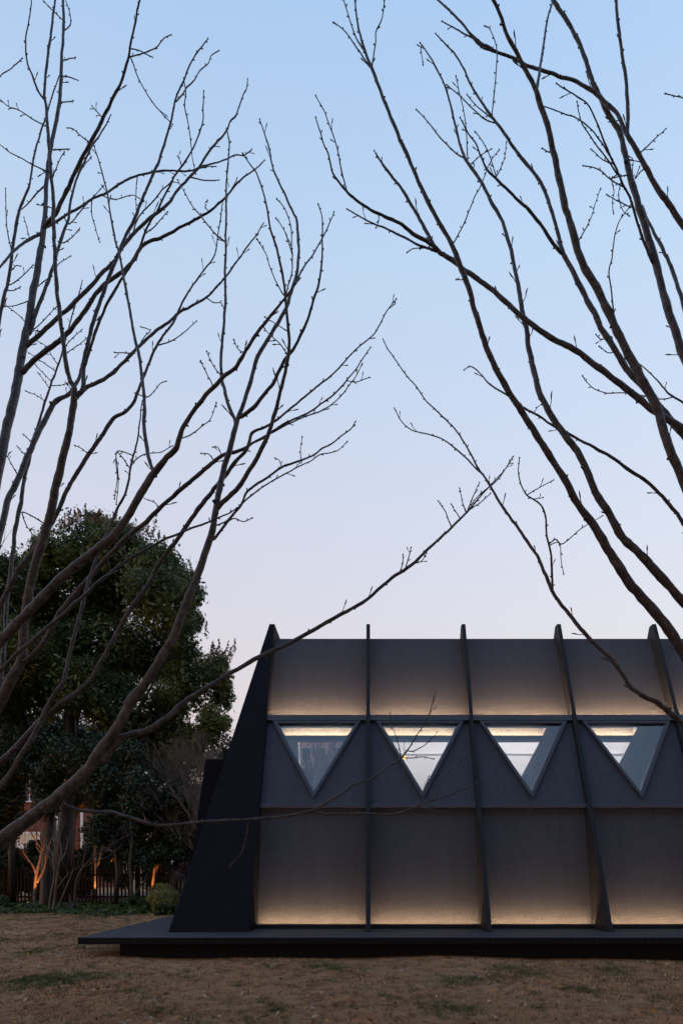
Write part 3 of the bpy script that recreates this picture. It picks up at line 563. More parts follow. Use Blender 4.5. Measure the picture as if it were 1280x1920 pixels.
B L 107 -3552 5600 -11 926 -3547 5675 835 580 -3590 5876 1688 460 -3455 5897 2749 355 -3346 5964 3697 305 -3275 6076 4334 274 -3244 6152 4674 259 -3207 6191 4825 261 -3164 6230 4969 253 -3131 6283 5171 246 -3090 6328 5337 238 -3050 6369 5487 230 -3005 6410 5639 231 -2960 6444 5762 223 -2897 6471 5831 196 -2832 6496 5899 184 -2781 6532 6036 170 -2758 6561 6159 155 -2741 6594 6313 118
B B 107 -3174 6222 4940 71 -3259 6272 5067 56 -3339 6322 5195 40
B B 107 -3132 6282 5167 61 -3145 6289 5175 54 -3222 6345 5258 44 -3271 6382 5316 37
B B 107 -3095 6322 5315 62 -3105 6328 5322 54 -3180 6381 5395 45 -3236 6422 5456 38
B B 107 -3554 5882 1973 326 -3499 5893 1965 284 -3340 5979 2441 252 -3269 6064 2954 219 -3266 6102 3193 211 -3268 6151 3505 204 -3279 6190 3761 196 -3268 6234 4046 197 -3262 6270 4281 190 -3256 6306 4520 185 -3222 6344 4777 179 -3214 6378 5004 166 -3181 6402 5168 142 -3157 6434 5389 125 -3120 6462 5572 116 -3083 6490 5768 107 -3036 6521 5978 97 -2991 6545 6137 88 -2951 6570 6310 80 -2925 6592 6465 75 -2894 6615 6628 66 -2855 6645 6844 60 -2813 6668 7009 52 -2798 6682 7109 47
B B 107 -3040 6518 5960 46 -3124 6576 6083 40 -3190 6618 6171 36
B B 107 -3025 6529 6034 46 -3137 6583 6160 41 -3232 6629 6272 36
B B 107 -2990 6545 6141 53 -2997 6547 6144 46 -3113 6587 6245 42 -3205 6617 6319 39 -3291 6645 6392 36
B B 107 -2976 6556 6218 46 -3047 6588 6318 43 -3115 6624 6438 40 -3214 6656 6515 36
B B 107 -3071 6498 5823 53 -3078 6501 5827 46 -3170 6545 5908 41 -3294 6598 5986 36
B B 107 -3030 6524 5999 53 -3014 6539 6001 46 -2958 6585 6038 41 -2914 6624 6087 36
B B 107 -2948 6573 6330 53 -2921 6583 6330 46 -2867 6612 6403 43 -2803 6643 6479 40 -2747 6673 6559 36
B B 107 -2939 6580 6381 53 -2932 6583 6382 46 -2888 6625 6502 42 -2808 6680 6638 37
B L 120 -3544 5600 -24 926 -3489 5611 753 574 -3480 5725 1680 413 -3313 5654 2648 306 -3145 5606 3206 253 -3012 5588 3484 218 -2934 5580 3656 210 -2854 5576 3807 201 -2744 5576 3950 193 -2649 5578 4091 185 -2544 5585 4282 176 -2470 5596 4462 170 -2401 5607 4600 164 -2327 5621 4740 165 -2258 5634 4858 159 -2185 5650 4977 160 -2124 5664 5084 160 -2083 5672 5133 148 -2011 5682 5176 134 -1949 5697 5275 127 -1911 5715 5408 119 -1872 5732 5531 111 -1813 5758 5721 103 -1751 5777 5858 95 -1654 5801 6012 86 -1584 5826 6205 79 -1520 5842 6333 71 -1442 5859 6462 67 -1367 5873 6574 59 -1323 5881 6651 55 -1307 5889 6741 51 -1295 5899 6865 46 -1274 5910 7023 46 -1262 5917 7136 46
B B 120 -1777 5769 5801 61 -1772 5771 5799 54 -1676 5800 5853 48 -1594 5828 5934 43 -1486 5869 6067 34
B B 120 -1930 5706 5343 51 -1856 5738 5334 45 -1802 5767 5408 40 -1765 5792 5485 36 -1733 5806 5513 34
B B 120 -2298 5627 4789 55 -2312 5636 4801 48 -2393 5693 4880 39 -2447 5727 4919 34
B B 120 -2606 5581 4169 55 -2834 5624 4311 48 -2822 5643 4211 42 -2785 5657 4152 38 -2792 5681 4030 31
B B 71 -3352 5645 2690 204 -3315 5749 3837 190 -3272 5882 5365 166 -3207 5950 6169 140 -3183 5965 6344 141 -3145 5982 6545 133 -3131 6000 6757 125 -3104 6020 7011 126 -3087 6033 7164 117 -3046 6044 7293 99 -3004 6055 7422 90 -2983 6071 7619 82 -2962 6085 7785 78 -2921 6099 7957 70 -2884 6111 8099 66 -2838 6126 8283 59 -2796 6139 8441 53 -2775 6145 8511 48
B B 71 -3125 6004 6816 64 -3134 6006 6819 56 -3190 6040 7030 50 -3213 6067 7197 45 -3238 6104 7438 38
B B 71 -3165 5973 6437 54 -3176 5979 6444 47 -3133 6030 6479 41 -3103 6073 6543 36
B B 71 -3157 5977 6484 54 -3145 5982 6485 47 -3097 6007 6539 44 -3044 6041 6629 40 -2991 6077 6732 36
B B 71 -3141 5987 6607 54 -3138 5994 6612 47 -3127 6065 6730 38 -3115 6087 6750 36
B B 71 -3248 5907 5661 63 -3231 5908 5659 55 -3295 5957 7091 47 -3323 5991 8107 41 -3234 5999 8327 39 -3142 6003 8402 38 -3055 6007 8491 38
C L 131 3375 4800 -39 1039 3294 4791 544 865 3003 4806 1442 578 2575 4847 2344 437 2228 4835 2904 364 2142 4827 3026 356 1992 4810 3212 347 1822 4789 3387 331 1690 4766 3567 315 1594 4745 3710 285 1519 4730 3802 256 1456 4717 3873 241 1356 4692 4024 226 1258 4667 4156 218 1180 4646 4271 210 1072 4620 4410 208 988 4598 4528 201 939 4587 4585 200 863 4566 4703 199 800 4549 4807 192 743 4529 4941 184 705 4515 5053 177 668 4500 5174 169 631 4489 5270 169 595 4482 5341 168 566 4474 5422 161 527 4467 5496 135 460 4459 5596 131 397 4453 5701 126 340 4447 5824 121 285 4443 5942 118 222 4441 6079 116 146 4441 6263 110 90 4443 6397 105 38 4447 6554 99 -7 4451 6667 87 -45 4456 6780 73 -73 4462 6920 59 -87 4469 7057 51 -91 4473 7139 45
C B 131 -17 4452 6692 51 -77 4478 6818 46 -116 4505 6959 41 -163 4540 7148 35 -178 4552 7217 32
C B 131 18 4449 6603 58 14 4450 6603 51 3 4454 6614 50 -74 4490 6766 44 -152 4527 6923 37 -217 4549 7000 32
C B 131 28 4448 6580 51 24 4444 6592 50 48 4406 6709 43 51 4390 6755 39 89 4368 6814 35 99 4348 6873 31
C B 131 544 4470 5464 51 560 4478 5477 45 635 4540 5662 42 714 4618 5905 38 768 4661 6039 36 847 4734 6275 32 906 4770 6383 30
C B 131 636 4490 5259 49 644 4501 5270 44 625 4546 5295 36 602 4590 5333 29
C B 131 2724 4833 2030 234 2759 4837 2047 204 2647 4982 3196 165 2520 5040 3651 143 2342 5081 3935 144 2289 5095 4034 139 2179 5117 4186 133 2086 5134 4287 127 1972 5152 4378 121 1858 5170 4477 115 1723 5190 4570 108 1626 5204 4632 93 1509 5221 4708 94 1399 5236 4779 86 1312 5250 4853 81 1213 5264 4916 78 1082 5284 5033 68 981 5299 5105 61 921 5308 5161 53 860 5320 5244 46 799 5328 5293 42 767 5333 5283 37
C B 131 1273 5255 4877 41 1310 5305 4952 36 1360 5355 5020 31
C L 139 3367 4800 17 938 3312 4818 727 667 3167 4943 1792 476 2713 4890 2742 368 2240 4859 3273 307 2132 4855 3396 299 2010 4854 3528 292 1885 4855 3650 285 1795 4857 3746 278 1725 4862 3882 263 1643 4870 4019 249 1585 4878 4149 242 1510 4893 4329 228 1419 4908 4473 221 1328 4927 4639 215 1256 4945 4786 208 1211 4969 4977 194 1178 4994 5171 188 1156 5017 5346 181 1130 5042 5523 167 1116 5064 5679 153 1092 5083 5815 144 1066 5109 6001 133 1009 5144 6245 128 937 5168 6410 122 856 5194 6598 116 770 5216 6750 109 731 5227 6835 102 685 5249 7026 86 646 5269 7216 78 599 5288 7415 70 534 5302 7576 61 485 5311 7677 53 416 5320 7792 42
C B 139 743 5224 6807 56 671 5240 6865 53 560 5271 7013 48 472 5300 7159 42 387 5324 7277 37
C B 139 751 5222 6792 55 759 5223 6798 49 755 5255 7032 44 739 5281 7230 40 705 5305 7410 36 686 5322 7533 33
C B 139 772 5216 6747 51 783 5222 6760 45 870 5275 6885 37 947 5316 6969 31
C B 139 416 5320 7792 42 411 5320 7759 39 420 5320 7692 34 424 5320 7659 31
C L 144 3375 4800 -2 866 3357 4828 424 610 3260 4967 1018 388 3023 5091 1645 276 2698 5155 2172 233 2385 5175 2467 210 2274 5179 2565 203 2198 5181 2634 203 2082 5184 2687 187 1993 5186 2753 172 1929 5188 2854 164 1841 5191 2973 157 1745 5195 3063 152 1637 5200 3175 147 1538 5208 3300 142 1463 5215 3400 136 1400 5225 3514 136 1350 5237 3642 126 1308 5249 3758 121 1242 5264 3868 117 1180 5280 3974 113 1117 5297 4074 111 1059 5315 4170 103 989 5340 4300 96 950 5356 4380 93 911 5374 4465 83 871 5388 4524 73 805 5423 4684 66 713 5468 4870 59 623 5502 4991 55 540 5534 5098 52 465 5563 5191 48 394 5598 5325 48 317 5630 5436 44 243 5667 5573 44 165 5704 5712 45 134 5724 5794 40
C B 144 903 5376 4475 62 842 5386 4535 59 768 5399 4627 56 685 5411 4707 53 602 5423 4778 50 509 5434 4823 46 425 5444 4850 44 341 5454 4882 41 265 5465 4954 38 218 5476 5051 34
C B 144 1408 5224 3500 105 1404 5223 3497 94 1406 5218 3523 92 1396 5195 3636 86 1381 5168 3765 79 1346 5145 3875 72 1327 5116 4013 64 1291 5100 4080 59 1236 5087 4121 55 1177 5074 4150 51 1130 5058 4216 46 1107 5040 4293 41 1107 5024 4369 35
C B 144 1363 5156 3823 59 1370 5157 3825 52 1417 5169 3863 50 1465 5181 3836 48 1535 5197 3888 45 1632 5222 3978 40 1786 5256 4077 33
C B 144 1365 5158 3815 42 1450 5185 3846 36 1474 5227 3740 32 1499 5258 3663 29
C B 144 1181 5075 4150 40 1263 5115 4216 36 1387 5175 4310 30
C B 144 1232 5086 4124 40 1317 5186 4191 30
C B 144 950 5356 4380 50 1009 5383 4446 46 1084 5420 4543 40 1142 5456 4649 34
C B 144 954 5354 4371 54 887 5406 4340 44 835 5454 4299 34
C L 153 3382 4800 -13 953 3316 4780 657 690 3070 4678 1623 506 2630 4548 2717 383 2281 4528 3507 327 2092 4539 3956 300 2024 4545 4119 294 1963 4552 4301 288 1923 4558 4440 281 1854 4563 4593 275 1784 4568 4732 268 1721 4570 4848 261 1661 4573 4975 254 1608 4573 5101 248 1543 4572 5236 248 1464 4569 5376 241 1416 4566 5469 233 1341 4554 5700 219 1295 4543 5839 212 1256 4529 5984 204 1216 4510 6141 190 1164 4487 6293 175 1117 4467 6410 161 1078 4453 6481 147 1011 4432 6571 130 955 4412 6651 125 895 4392 6723 119 853 4368 6813 114 794 4343 6897 102 757 4326 6951 90
C B 153 1097 4460 6445 104 1101 4461 6448 93 1104 4471 6495 91 1129 4503 6637 86 1156 4537 6790 79 1184 4577 6974 71 1214 4611 7131 64 1246 4637 7246 59 1260 4660 7356 53
C B 153 1383 4561 5573 52 1420 4578 5598 46 1519 4662 5821 39 1564 4711 5960 34 1614 4761 6102 30
C B 153 1633 4573 5042 59 1642 4570 5044 52 1635 4558 5081 51 1606 4518 5208 47 1582 4490 5296 44 1593 4463 5376 41 1598 4427 5483 37 1617 4403 5547 34 1674 4373 5614 31
C B 153 1223 4513 6114 52 1208 4548 6145 46 1197 4573 6176 41 1182 4613 6233 32
C L 158 3367 4800 54 895 3314 4810 803 637 3270 4895 1864 471 2975 4789 3163 346 2644 4767 3937 272 2391 4782 4281 245 2213 4801 4469 231 2094 4813 4544 217 1969 4829 4649 211 1820 4853 4798 204 1694 4873 4907 198 1550 4898 5040 192 1422 4920 5145 185 1293 4940 5227 186 1152 4965 5355 179 1051 4984 5459 172 927 5007 5604 166 805 5027 5718 166 709 5041 5797 159 620 5053 5879 153 561 5060 5921 143 511 5066 5962 132 401 5086 6179 120 327 5097 6317 113 279 5103 6407 107 216 5109 6500 99 128 5115 6618 84 56 5120 6739 59
C B 158 538 5063 5940 132 473 5045 5982 127 349 5014 6025 119 249 4988 6074 111 124 4958 6108 102 15 4932 6130 94 -92 4904 6175 85 -156 4884 6217 79 -220 4861 6277 71 -257 4844 6328 65 -279 4819 6409 57 -311 4802 6461 51 -333 4783 6523 44 -357 4763 6584 37
C B 158 -149 4887 6208 56 -200 4915 6428 51 -220 4931 6564 47 -263 4950 6716 43 -291 4961 6801 41 -323 4974 6900 38 -374 4987 7001 35
C B 158 542 5063 5937 102 538 5065 5933 91 511 5073 5956 89 379 5111 6042 81 257 5146 6135 72 158 5176 6215 65 69 5200 6275 59 -20 5225 6339 52 -148 5263 6449 41
C B 158 556 5061 5926 54 554 5063 5923 47 512 5084 5983 44 401 5127 6033 38 342 5149 6049 34 314 5161 6044 32
C B 158 73 4946 6120 39 77 4946 6073 33 66 4946 6035 29
C B 158 2651 4768 3921 260 2645 4768 3919 258 2374 4823 4268 247 2236 4851 4456 233 2122 4876 4624 227 2034 4894 4751 221 1902 4919 4922 215 1839 4934 5029 208 1779 4949 5149 201 1707 4966 5278 194 1643 4985 5429 187 1572 5006 5602 181 1500 5026 5777 174 1445 5041 5896 159 1428 5048 5962 137 1394 5068 6138 132 1351 5087 6315 126 1304 5105 6472 120 1228 5122 6609 114 1132 5140 6748 107 1086 5150 6831 105 990 5170 6994 96 927 5183 7092 87 841 5201 7242 77 759 5221 7416 69 731 5230 7504 63 660 5246 7637 56 608 5254 7701 49 531 5268 7803 41
C B 158 1442 5042 5905 131 1400 5033 5936 128 1333 5018 5993 122 1269 5000 6074 114 1174 4976 6168 104 1044 4949 6258 92 919 4921 6350 79 855 4907 6393 72 806 4890 6471 63 765 4873 6548 55 718 4860 6596 48 662 4842 6674 38
C B 158 935 5182 7087 52 960 5206 7285 49 981 5234 7508 45 986 5258 7705 41 940 5277 7861 38 920 5282 7886 37
C B 158 965 5175 7032 55 955 5178 7026 48 947 5180 7033 48 881 5196 7079 46 784 5226 7205 41 698 5253 7325 37 618 5275 7417 33
C B 158 935 5181 7080 51 928 5185 7079 45 824 5245 7239 37 772 5281 7349 33
C B 158 915 4920 6352 48 923 4924 6365 42 973 4961 6487 38 1003 4995 6608 34 1012 5020 6701 31
C B 158 919 4921 6350 48 923 4923 6355 42 888 4963 6535 38 847 4996 6679 34 796 5021 6780 31
C B 158 1732 4960 5226 50 1707 5011 5258 43 1692 5060 5324 36
C B 158 1789 4946 5123 39 1739 4946 5108 34 1689 4946 5142 29
C L 173 3367 4800 54 866 3341 4838 876 582 3178 4813 2081 434 3034 4978 3117 374 2787 5170 4194 342 2597 5276 4953 317 2452 5320 5377 304 2404 5334 5555 297 2348 5347 5753 289 2290 5359 5972 282 2243 5367 6189 274 2191 5373 6383 259 2130 5377 6588 243 2059 5380 6831 227 2018 5381 7013 210 1984 5381 7169 202 1934 5382 7253 194 1871 5382 7359 178 1817 5383 7477 170 1767 5384 7571 163 1725 5385 7712 158 1684 5387 7840 152 1621 5390 7979 152 1547 5395 8110 147 1464 5400 8244 141 1427 5404 8324 127
C B 173 2462 5317 5348 184 2593 5353 5424 162 2540 5419 5685 159 2513 5480 5940 155 2485 5532 6155 150 2442 5581 6359 139 2360 5647 6630 118 2318 5684 6784 102 2291 5717 6927 85
C B 173 2253 5365 6143 125 2228 5361 6133 112 2192 5345 6202 108 2153 5330 6260 105 2092 5302 6379 98 2024 5266 6530 90 1953 5242 6621 84 1895 5217 6718 78 1825 5190 6820 71 1763 5163 6925 65 1706 5138 7019 58 1638 5114 7100 52 1552 5095 7139 47 1446 5073 7173 42 1413 5065 7184 40
C B 173 1857 5202 6776 60 1795 5221 6906 56 1720 5241 7038 51 1662 5253 7105 49 1604 5264 7158 46 1525 5277 7201 43 1447 5290 7248 40 1375 5302 7290 37
C B 173 1913 5225 6688 64 1906 5223 6684 56 1883 5218 6707 55 1807 5198 6788 51 1728 5179 6862 47 1674 5164 6926 44 1608 5147 6996 41 1569 5125 7104 36
C B 173 1956 5243 6617 56 1950 5245 6616 49 1864 5279 6708 45 1785 5314 6818 41 1699 5343 6872 38
C B 173 1872 5209 6747 45 1859 5218 6765 44 1806 5254 6826 40 1742 5309 6958 33
C B 173 1947 5239 6632 47 1930 5233 6620 41 1903 5195 6481 36 1921 5155 6341 30 1947 5139 6297 28
C B 173 1915 5225 6685 47 1882 5215 6664 41 1854 5204 6623 39 1859 5173 6500 35 1838 5147 6394 31 1838 5125 6304 28
C B 173 2041 5275 6492 56 2019 5275 6486 49 1937 5275 6527 41 1859 5275 6568 33
C B 173 2056 5380 6845 70 2051 5380 6843 62 1984 5380 6827 48 1933 5380 6818 38
C B 173 2084 5379 6737 42 2080 5379 6872 36 2084 5379 6956 33 2059 5379 6981 32
C L 185 3360 4800 129 837 3333 4820 1103 551 3165 4738 2292 399 3017 4888 3773 323 2843 5055 5079 258 2597 5114 5822 215 2363 5127 6206 193 2231 5128 6395 185 2130 5126 6545 177 2040 5121 6700 169 1966 5116 6823 162 1941 5113 6880 145 1939 5107 7024 133 1927 5097 7212 127 1895 5086 7398 120 1867 5075 7583 113 1840 5065 7738 106 1835 5061 7812 98 1829 5057 7886 91
C B 185 1958 5115 6834 145 1930 5125 6892 143 1889 5146 7035 139 1823 5163 7135 135 1741 5182 7237 131 1665 5198 7316 127 1577 5215 7389 123 1460 5236 7453 118 1335 5257 7520 112 1216 5278 7585 107 1117 5296 7664 101 993 5317 7735 95 904 5334 7809 90 815 5352 7906 84 714 5377 8058 76 636 5394 8155 70 533 5415 8280 62
C B 185 997 5316 7730 79 893 5341 7796 71 817 5363 7895 63 716 5388 7984 53 601 5416 8087 42
C B 185 2023 5120 6728 67 2029 5122 6733 59 2101 5152 6821 52 2175 5184 6915 45 2263 5220 7019 37
C B 185 2480 5121 6008 76 2518 5035 6481 59 2405 4965 6855 44 2277 4939 6943 39 2214 4929 6951 36 2157 4921 6953 35
C B 185 2084 5123 6625 50 2041 5123 6602 44 2001 5123 6546 38 2025 5123 6618 32
C B 158 2375 4784 4299 112 2443 4812 4374 100 2367 4887 4612 88 2276 4937 4742 81 2196 4975 4826 67 2119 5023 4969 50 2045 5064 5086 40 2006 5084 5140 32
C B 158 2218 4964 4803 43 2157 4974 4794 42 2095 4984 4805 41 2010 4997 4833 39 1900 5014 4865 37 1758 5035 4880 35 1676 5048 4916 34 1620 5059 4975 32 1598 5064 5011 32
"""

TREES = {
    'A': ('bare_tree', 'bare tree on the left with long low limb reaching across the pavilion', (-3.55, 4.6)),
    'B': ('bare_tree', 'bare tree rising steeply at the left edge behind the low limb', (-3.55, 5.6)),
    'C': ('bare_tree', 'bare tree on the right with limbs leaning in over the pavilion roof', (3.4, 4.8)),
}
roots = {}
for k, (nm, lab, (x, y)) in TREES.items():
    t = empty(nm, (x, y, ground_z(x, y))); tag(t, lab, 'tree', 'bare trees in the foreground'); roots[k] = t
def crom(pts, sub):
    out_ = []; n = len(pts)
    for i in range(n-1):
        p0, p1, p2, p3 = pts[max(i-1, 0)], pts[i], pts[i+1], pts[min(i+2, n-1)]
        for s in range(sub):
            t = s/sub
            out_.append(.5*((2*p1)+(-p0+p2)*t+(2*p0-5*p1+4*p2-p3)*t*t+(-p0+3*p1-3*p2+p3)*t**3))
    out_.append(pts[-1]); return out_
def spur(mb, base, direc, L, r):
    """short woody spur ending in a bud"""
    d = direc.normalized(); e = base + d*L
    side = d.orthogonal().normalized()*L*.12*random.uniform(-1, 1)
    mb.tube([base-d*r*.5, base+d*L*.5+side, base+d*L*.68, base+d*L*.85, e+side*.3], [r, r*.85, r*1.55, r*1.35, r*.25], 5)
limb_objs = {}
rows = [l.split() for l in BRANCHES.strip().split('\n')]
for idx, f in enumerate(rows):
    tk, kind, ri = f[0], f[1], int(f[2]); v = np.array(f[3:], dtype=float).reshape(-1, 4)
    pts = [np.array((a[0]/1000, a[1]/1000, a[2]/1000, a[3]/10000)) for a in v]
    c = crom(pts, 5)
    rmax = max(p[3] for p in pts)
    P3 = []; RR = []
    for q, p in enumerate(c):
        co = Vector(p[:3]); r = max(.0018, p[3])
        j = mnoise.noise_vector(co*3.1+Vector((idx, 0, 0)))*r*.25 + mnoise.noise_vector(co*9+Vector((0, idx, 0)))*min(r*.3, .006) + mnoise.noise_vector(co*21+Vector((0, idx, 0)))*min(.0042, .0015+r*.25)
        P3.append(co+j); RR.append(r*(1+.14*mnoise.noise(co*12+Vector((0, 0, idx)))+.10*mnoise.noise(co*31)))
    mb = MB(); mb.tube(P3, RR, 12 if rmax > .03 else (8 if rmax > .012 else 6))
    # buds and spurs along the wood
    acc = 0; side = random.choice((-1, 1)); nxt = random.uniform(.03, .07)
    for q in range(2, len(P3)-1):
        seg = (P3[q+1]-P3[q]); acc += seg.length
        if acc > nxt and RR[q] < .045:
            acc = 0; r = RR[q]; thin = r < .010
            nxt = random.uniform(.035, .085) if thin else random.uniform(.055, .16)
            t = seg.normalized(); lat = t.cross(Vector((0, -1, 0)))
            if lat.length < .1: lat = t.orthogonal()
            lat.normalize(); side = -side
            d = (lat*side*random.uniform(.45, 1.0)+t*random.uniform(.9, 1.8)+Vector((0, random.uniform(-.8, .8), 0)))
            if thin:
                L = random.uniform(.013, .025); rr = .0032
                if random.random() < .12: L = random.uniform(.04, .09); rr = .0028
            else:
                L = random.uniform(.015, .027); rr = .0042
                if random.random() < .22: L = random.uniform(.05, .13); rr = .0034
                if r > .02 and random.random() < .3: rr = .009; L = .032      # pruned knobs
            spur(mb, P3[q]+d.normalized()*r*.8, d, L, rr)
    d = (P3[-1]-P3[-2]).normalized()
    if RR[-1] < .008:
        spur(mb, P3[-1], d, .030, .0040)
        if random.random() < .5: spur(mb, P3[-1]-d*.012, d+d.orthogonal()*.6, .020, .0034)
    if kind == 'L':
        o = mb.build('limb', M['bark'], roots[tk], fix=False, smooth=True); limb_objs[idx] = o
        o.matrix_parent_inverse = Matrix.Translation(-roots[tk].location)
    else:
        o = mb.build('branch', M['bark'], limb_objs[ri], fix=False, smooth=True)
# short trunks the limbs rise from
for tk, cx_ in (('A', (-3.58, 4.6)), ('B', (-3.56, 5.6)), ('C', (3.38, 4.8))):
    x, y = cx_; mb = MB(); z0 = ground_z(x, y)-.1
    mb.tube([(x, y, z0), (x, y, z0+.10), (x+.01, y, z0+.3), (x+.03 if tk != 'C' else x-.03, y, z0+.52), (x+.04 if tk != 'C' else x-.04, y, z0+.62)], [.27, .20, .155, .12, .03], 16)
    o = mb.build('trunk', M['bark'], roots[tk], fix=False, smooth=True); o.matrix_parent_inverse = Matrix.Translation(-roots[tk].location)

# ------------------------------------------------------------------ foliage tools
def leaves(lobes, n, size, shell=.55, droop=.3, aspect=.42):
    lob = np.array(lobes, dtype=float); r3 = lob[:, 3]*lob[:, 5]; pr = r3/r3.sum()
    idx = rng.choice(len(lob), n, p=pr); L = lob[idx]
    d = rng.normal(size=(n, 3)); d /= np.linalg.norm(d, axis=1)[:, None]
    rad = (shell + (1.08-shell)*rng.random(n)**.6)
    # ragged clumps on each lobe
    c = L[:, :3] + d*L[:, 3:6]*rad[:, None] + rng.normal(size=(n, 3))*(.05+.16*rng.random(n)**3)[:, None]*L[:, 3:4]
    # drop leaves to open gaps between clumps
    ph = np.sin(c[:, 0]*2.9+c[:, 2]*1.7)+np.sin(c[:, 1]*3.3-c[:, 2]*2.6+1.3)+np.sin(c[:, 0]*1.3+c[:, 1]*2.1+c[:, 2]*3.4)
    keep = ph + rng.normal(size=n)*.7 > -1.9
    c = c[keep]; d = d[keep]; n = len(c)
    nrm = d + rng.normal(size=(n, 3))*.75 + np.array((0, 0, .45)); nrm /= np.linalg.norm(nrm, axis=1)[:, None]
    t = np.cross(nrm, rng.normal(size=(n, 3))); t[:, 2] -= droop; t -= nrm*(t*nrm).sum(1)[:, None]; t /= np.linalg.norm(t, axis=1)[:, None]
    b = np.cross(nrm, t); s = size*(.6+.8*rng.random(n))[:, None]
    return np.stack([c-t*s*.5, c+b*s*.5*aspect+t*s*.05, c+t*s*.5-nrm*s*.12, c-b*s*.5*aspect+t*s*.05], axis=1)
def px(x, y, d): return np.array(((x-690)/1280*d, d, 1.367-(y-1630)/1280*d))
def grow(mb, p, d, L, r, lev, maxlev, spread=.6, up=.15, sides=5, kids=(2, 4)):
    n = 4; pts = [Vector(p)]; rad = [r]; q = Vector(p); dd = Vector(d).normalized()
    for i in range(n):
        dd = (dd + Vector((random.gauss(0, .12), random.gauss(0, .12), random.gauss(0, .08)+up*.3))).normalized()
        q = q + dd*L/n; pts.append(q.copy()); rad.append(r*(1-.45*(i+1)/n) if lev < maxlev else r*(1-.8*(i+1)/n))
    mb.tube(pts, rad, max(3, sides-lev), cap=False)
    if lev >= maxlev: return
    for k in range(random.randint(*kids)+(1 if lev else 0)):
        u = random.uniform(.35, 1.0) if k else 1.0
        i = min(n-1, int(u*n)); base = pts[i].lerp(pts[i+1], u*n-i) if u < 1 else pts[-1]
        nd = (dd + Vector((random.gauss(0, spread), random.gauss(0, spread), random.gauss(.1, spread*.5)+up))).normalized()
        grow(mb, base, nd, L*random.uniform(.5, .78), r*(.55 if u < 1 else .6)*random.uniform(.8, 1), lev+1, maxlev, spread, up, sides, kids)

# ------------------------------------------------------------------ background planting
# broad evergreen tree
DT = 27.0
t = empty('evergreen_tree', tuple(px(140, 1630, DT)*np.array((1, 1, 0)))); tag(t, 'large dense evergreen tree with domed crown behind the left bare trees', 'tree')
TI = Matrix.Translation(-Vector(t.location))
spec = [(165,1015,55),(120,1045,55),(215,1035,52),(70,1080,50),(30,1095,45),(280,1065,48),(325,1085,45),(352,1108,32),(300,1130,60),(230,1110,72),
        (150,1120,80),(60,1150,72),(0,1135,55),(350,1160,30),(345,1205,32),(395,1248,34),(415,1275,24),(418,1310,24),(402,1350,30),(378,1385,28),
        (352,1290,58),(290,1225,66),(200,1225,78),(100,1235,78),(20,1230,72),(305,1345,56),(225,1330,66),(150,1290,60),(55,1310,60),(-40,1200,70),
        (185,985,26),(250,1010,30),(310,1050,30),(-60,1290,80),(0,1330,60),(270,1390,55),(340,1400,50)]
lobes = []
for (a, b, r) in spec:
    c = px(a, b, DT+random.uniform(-2.2, 2.2)); rr = r/1280*DT
    lobes.append((*c, rr, rr*1.25, rr*.9))
sub = []
for l in lobes:
    for k in range(8):
        dv = rng.normal(size=3); dv /= np.linalg.norm(dv); s = random.uniform(.36, .55)
        sub.append((l[0]+dv[0]*l[3]*.7, l[1]+dv[1]*l[4]*.7, l[2]+dv[2]*l[5]*.7, l[3]*s, l[3]*s, l[3]*s*.8))
o = np_mesh('crown', np.concatenate([leaves(sub, 380000, .105, .25), leaves(lobes, 60000, .20, .05)]), 4, M['leaf_crown'], t); o.matrix_parent_inverse = TI
mb = MB()
b0 = Vector(px(118, 1630, DT)); b0.z = -.1
mb.tube([b0, b0+Vector((.1, 0, 2.5)), b0+Vector((.3, 0, 5)), b0+Vector((.2, .2, 8.5)), b0+Vector((.6, 0, 11))], [.48, .36, .30, .20, .08], 10)
for dx, dz, L in ((1.3, 3.0, 6), (-1.6, 3.4, 6), (2.6, 4.2, 5), (-2.4, 4.8, 5), (.6, 5.5, 5), (3.6, 3.6, 6)):
    mb.tube([b0+Vector((.12, 0, dz)), b0+Vector((dx*.4, .2, dz+1.0)), b0+Vector((dx*.9, .4, dz+L*.55)), b0+Vector((dx*1.4, .3, dz+L))], [.20, .16, .11, .04], 8)
o = mb.build('trunk', M['bark_dark'], t, fix=False, smooth=True); o.matrix_parent_inverse = TI
# pale seed panicles standing above the crown
pv = []; pmb = MB()
for (a, b) in [(118,985),(130,978),(142,972),(150,975),(160,968),(172,972),(180,968),(186,975),(196,980),(205,982),(214,985),(225,988),(238,992),(250,995),(262,998),(275,1000),(284,1003),(296,1010),(305,1018),(288,990),(320,1030),
               (385,1185),(402,1215),(412,1222),(420,1228),(430,1230),(436,1224),(395,1232),(45,1048)]:
    base = px(a, b+8, DT-random.uniform(0, 1.5)); tip = px(a+random.uniform(-4, 10), b-random.uniform(10, 26), DT-.6)
    pmb.tube([tuple(base), tuple(tip)], [.012, .006], 4)
    for k in range(40):
        u = random.random(); p = base*(1-u)+tip*u
        pv.append(p+np.array((random.gauss(0, .07*(1.1-u)), random.gauss(0, .07*(1.1-u)), random.gauss(0, .03))))
pv = np.array(pv); nq = len(pv); t1 = rng.normal(size=(nq, 3)); t1 /= np.linalg.norm(t1, axis=1)[:, None]; t2 = np.cross(t1, rng.normal(size=(nq, 3))); t2 /= np.linalg.norm(t2, axis=1)[:, None]
s = .05
o = np_mesh('seed_heads', np.stack([pv-t1*s, pv+t2*s*.7, pv+t1*s, pv-t2*s*.7], 1), 4, M['panicle'], t); o.matrix_parent_inverse = TI; o['kind'] = 'stuff'
o = pmb.build('stalks', M['panicle'], t, fix=False); o.matrix_parent_inverse = TI; o['kind'] = 'stuff'

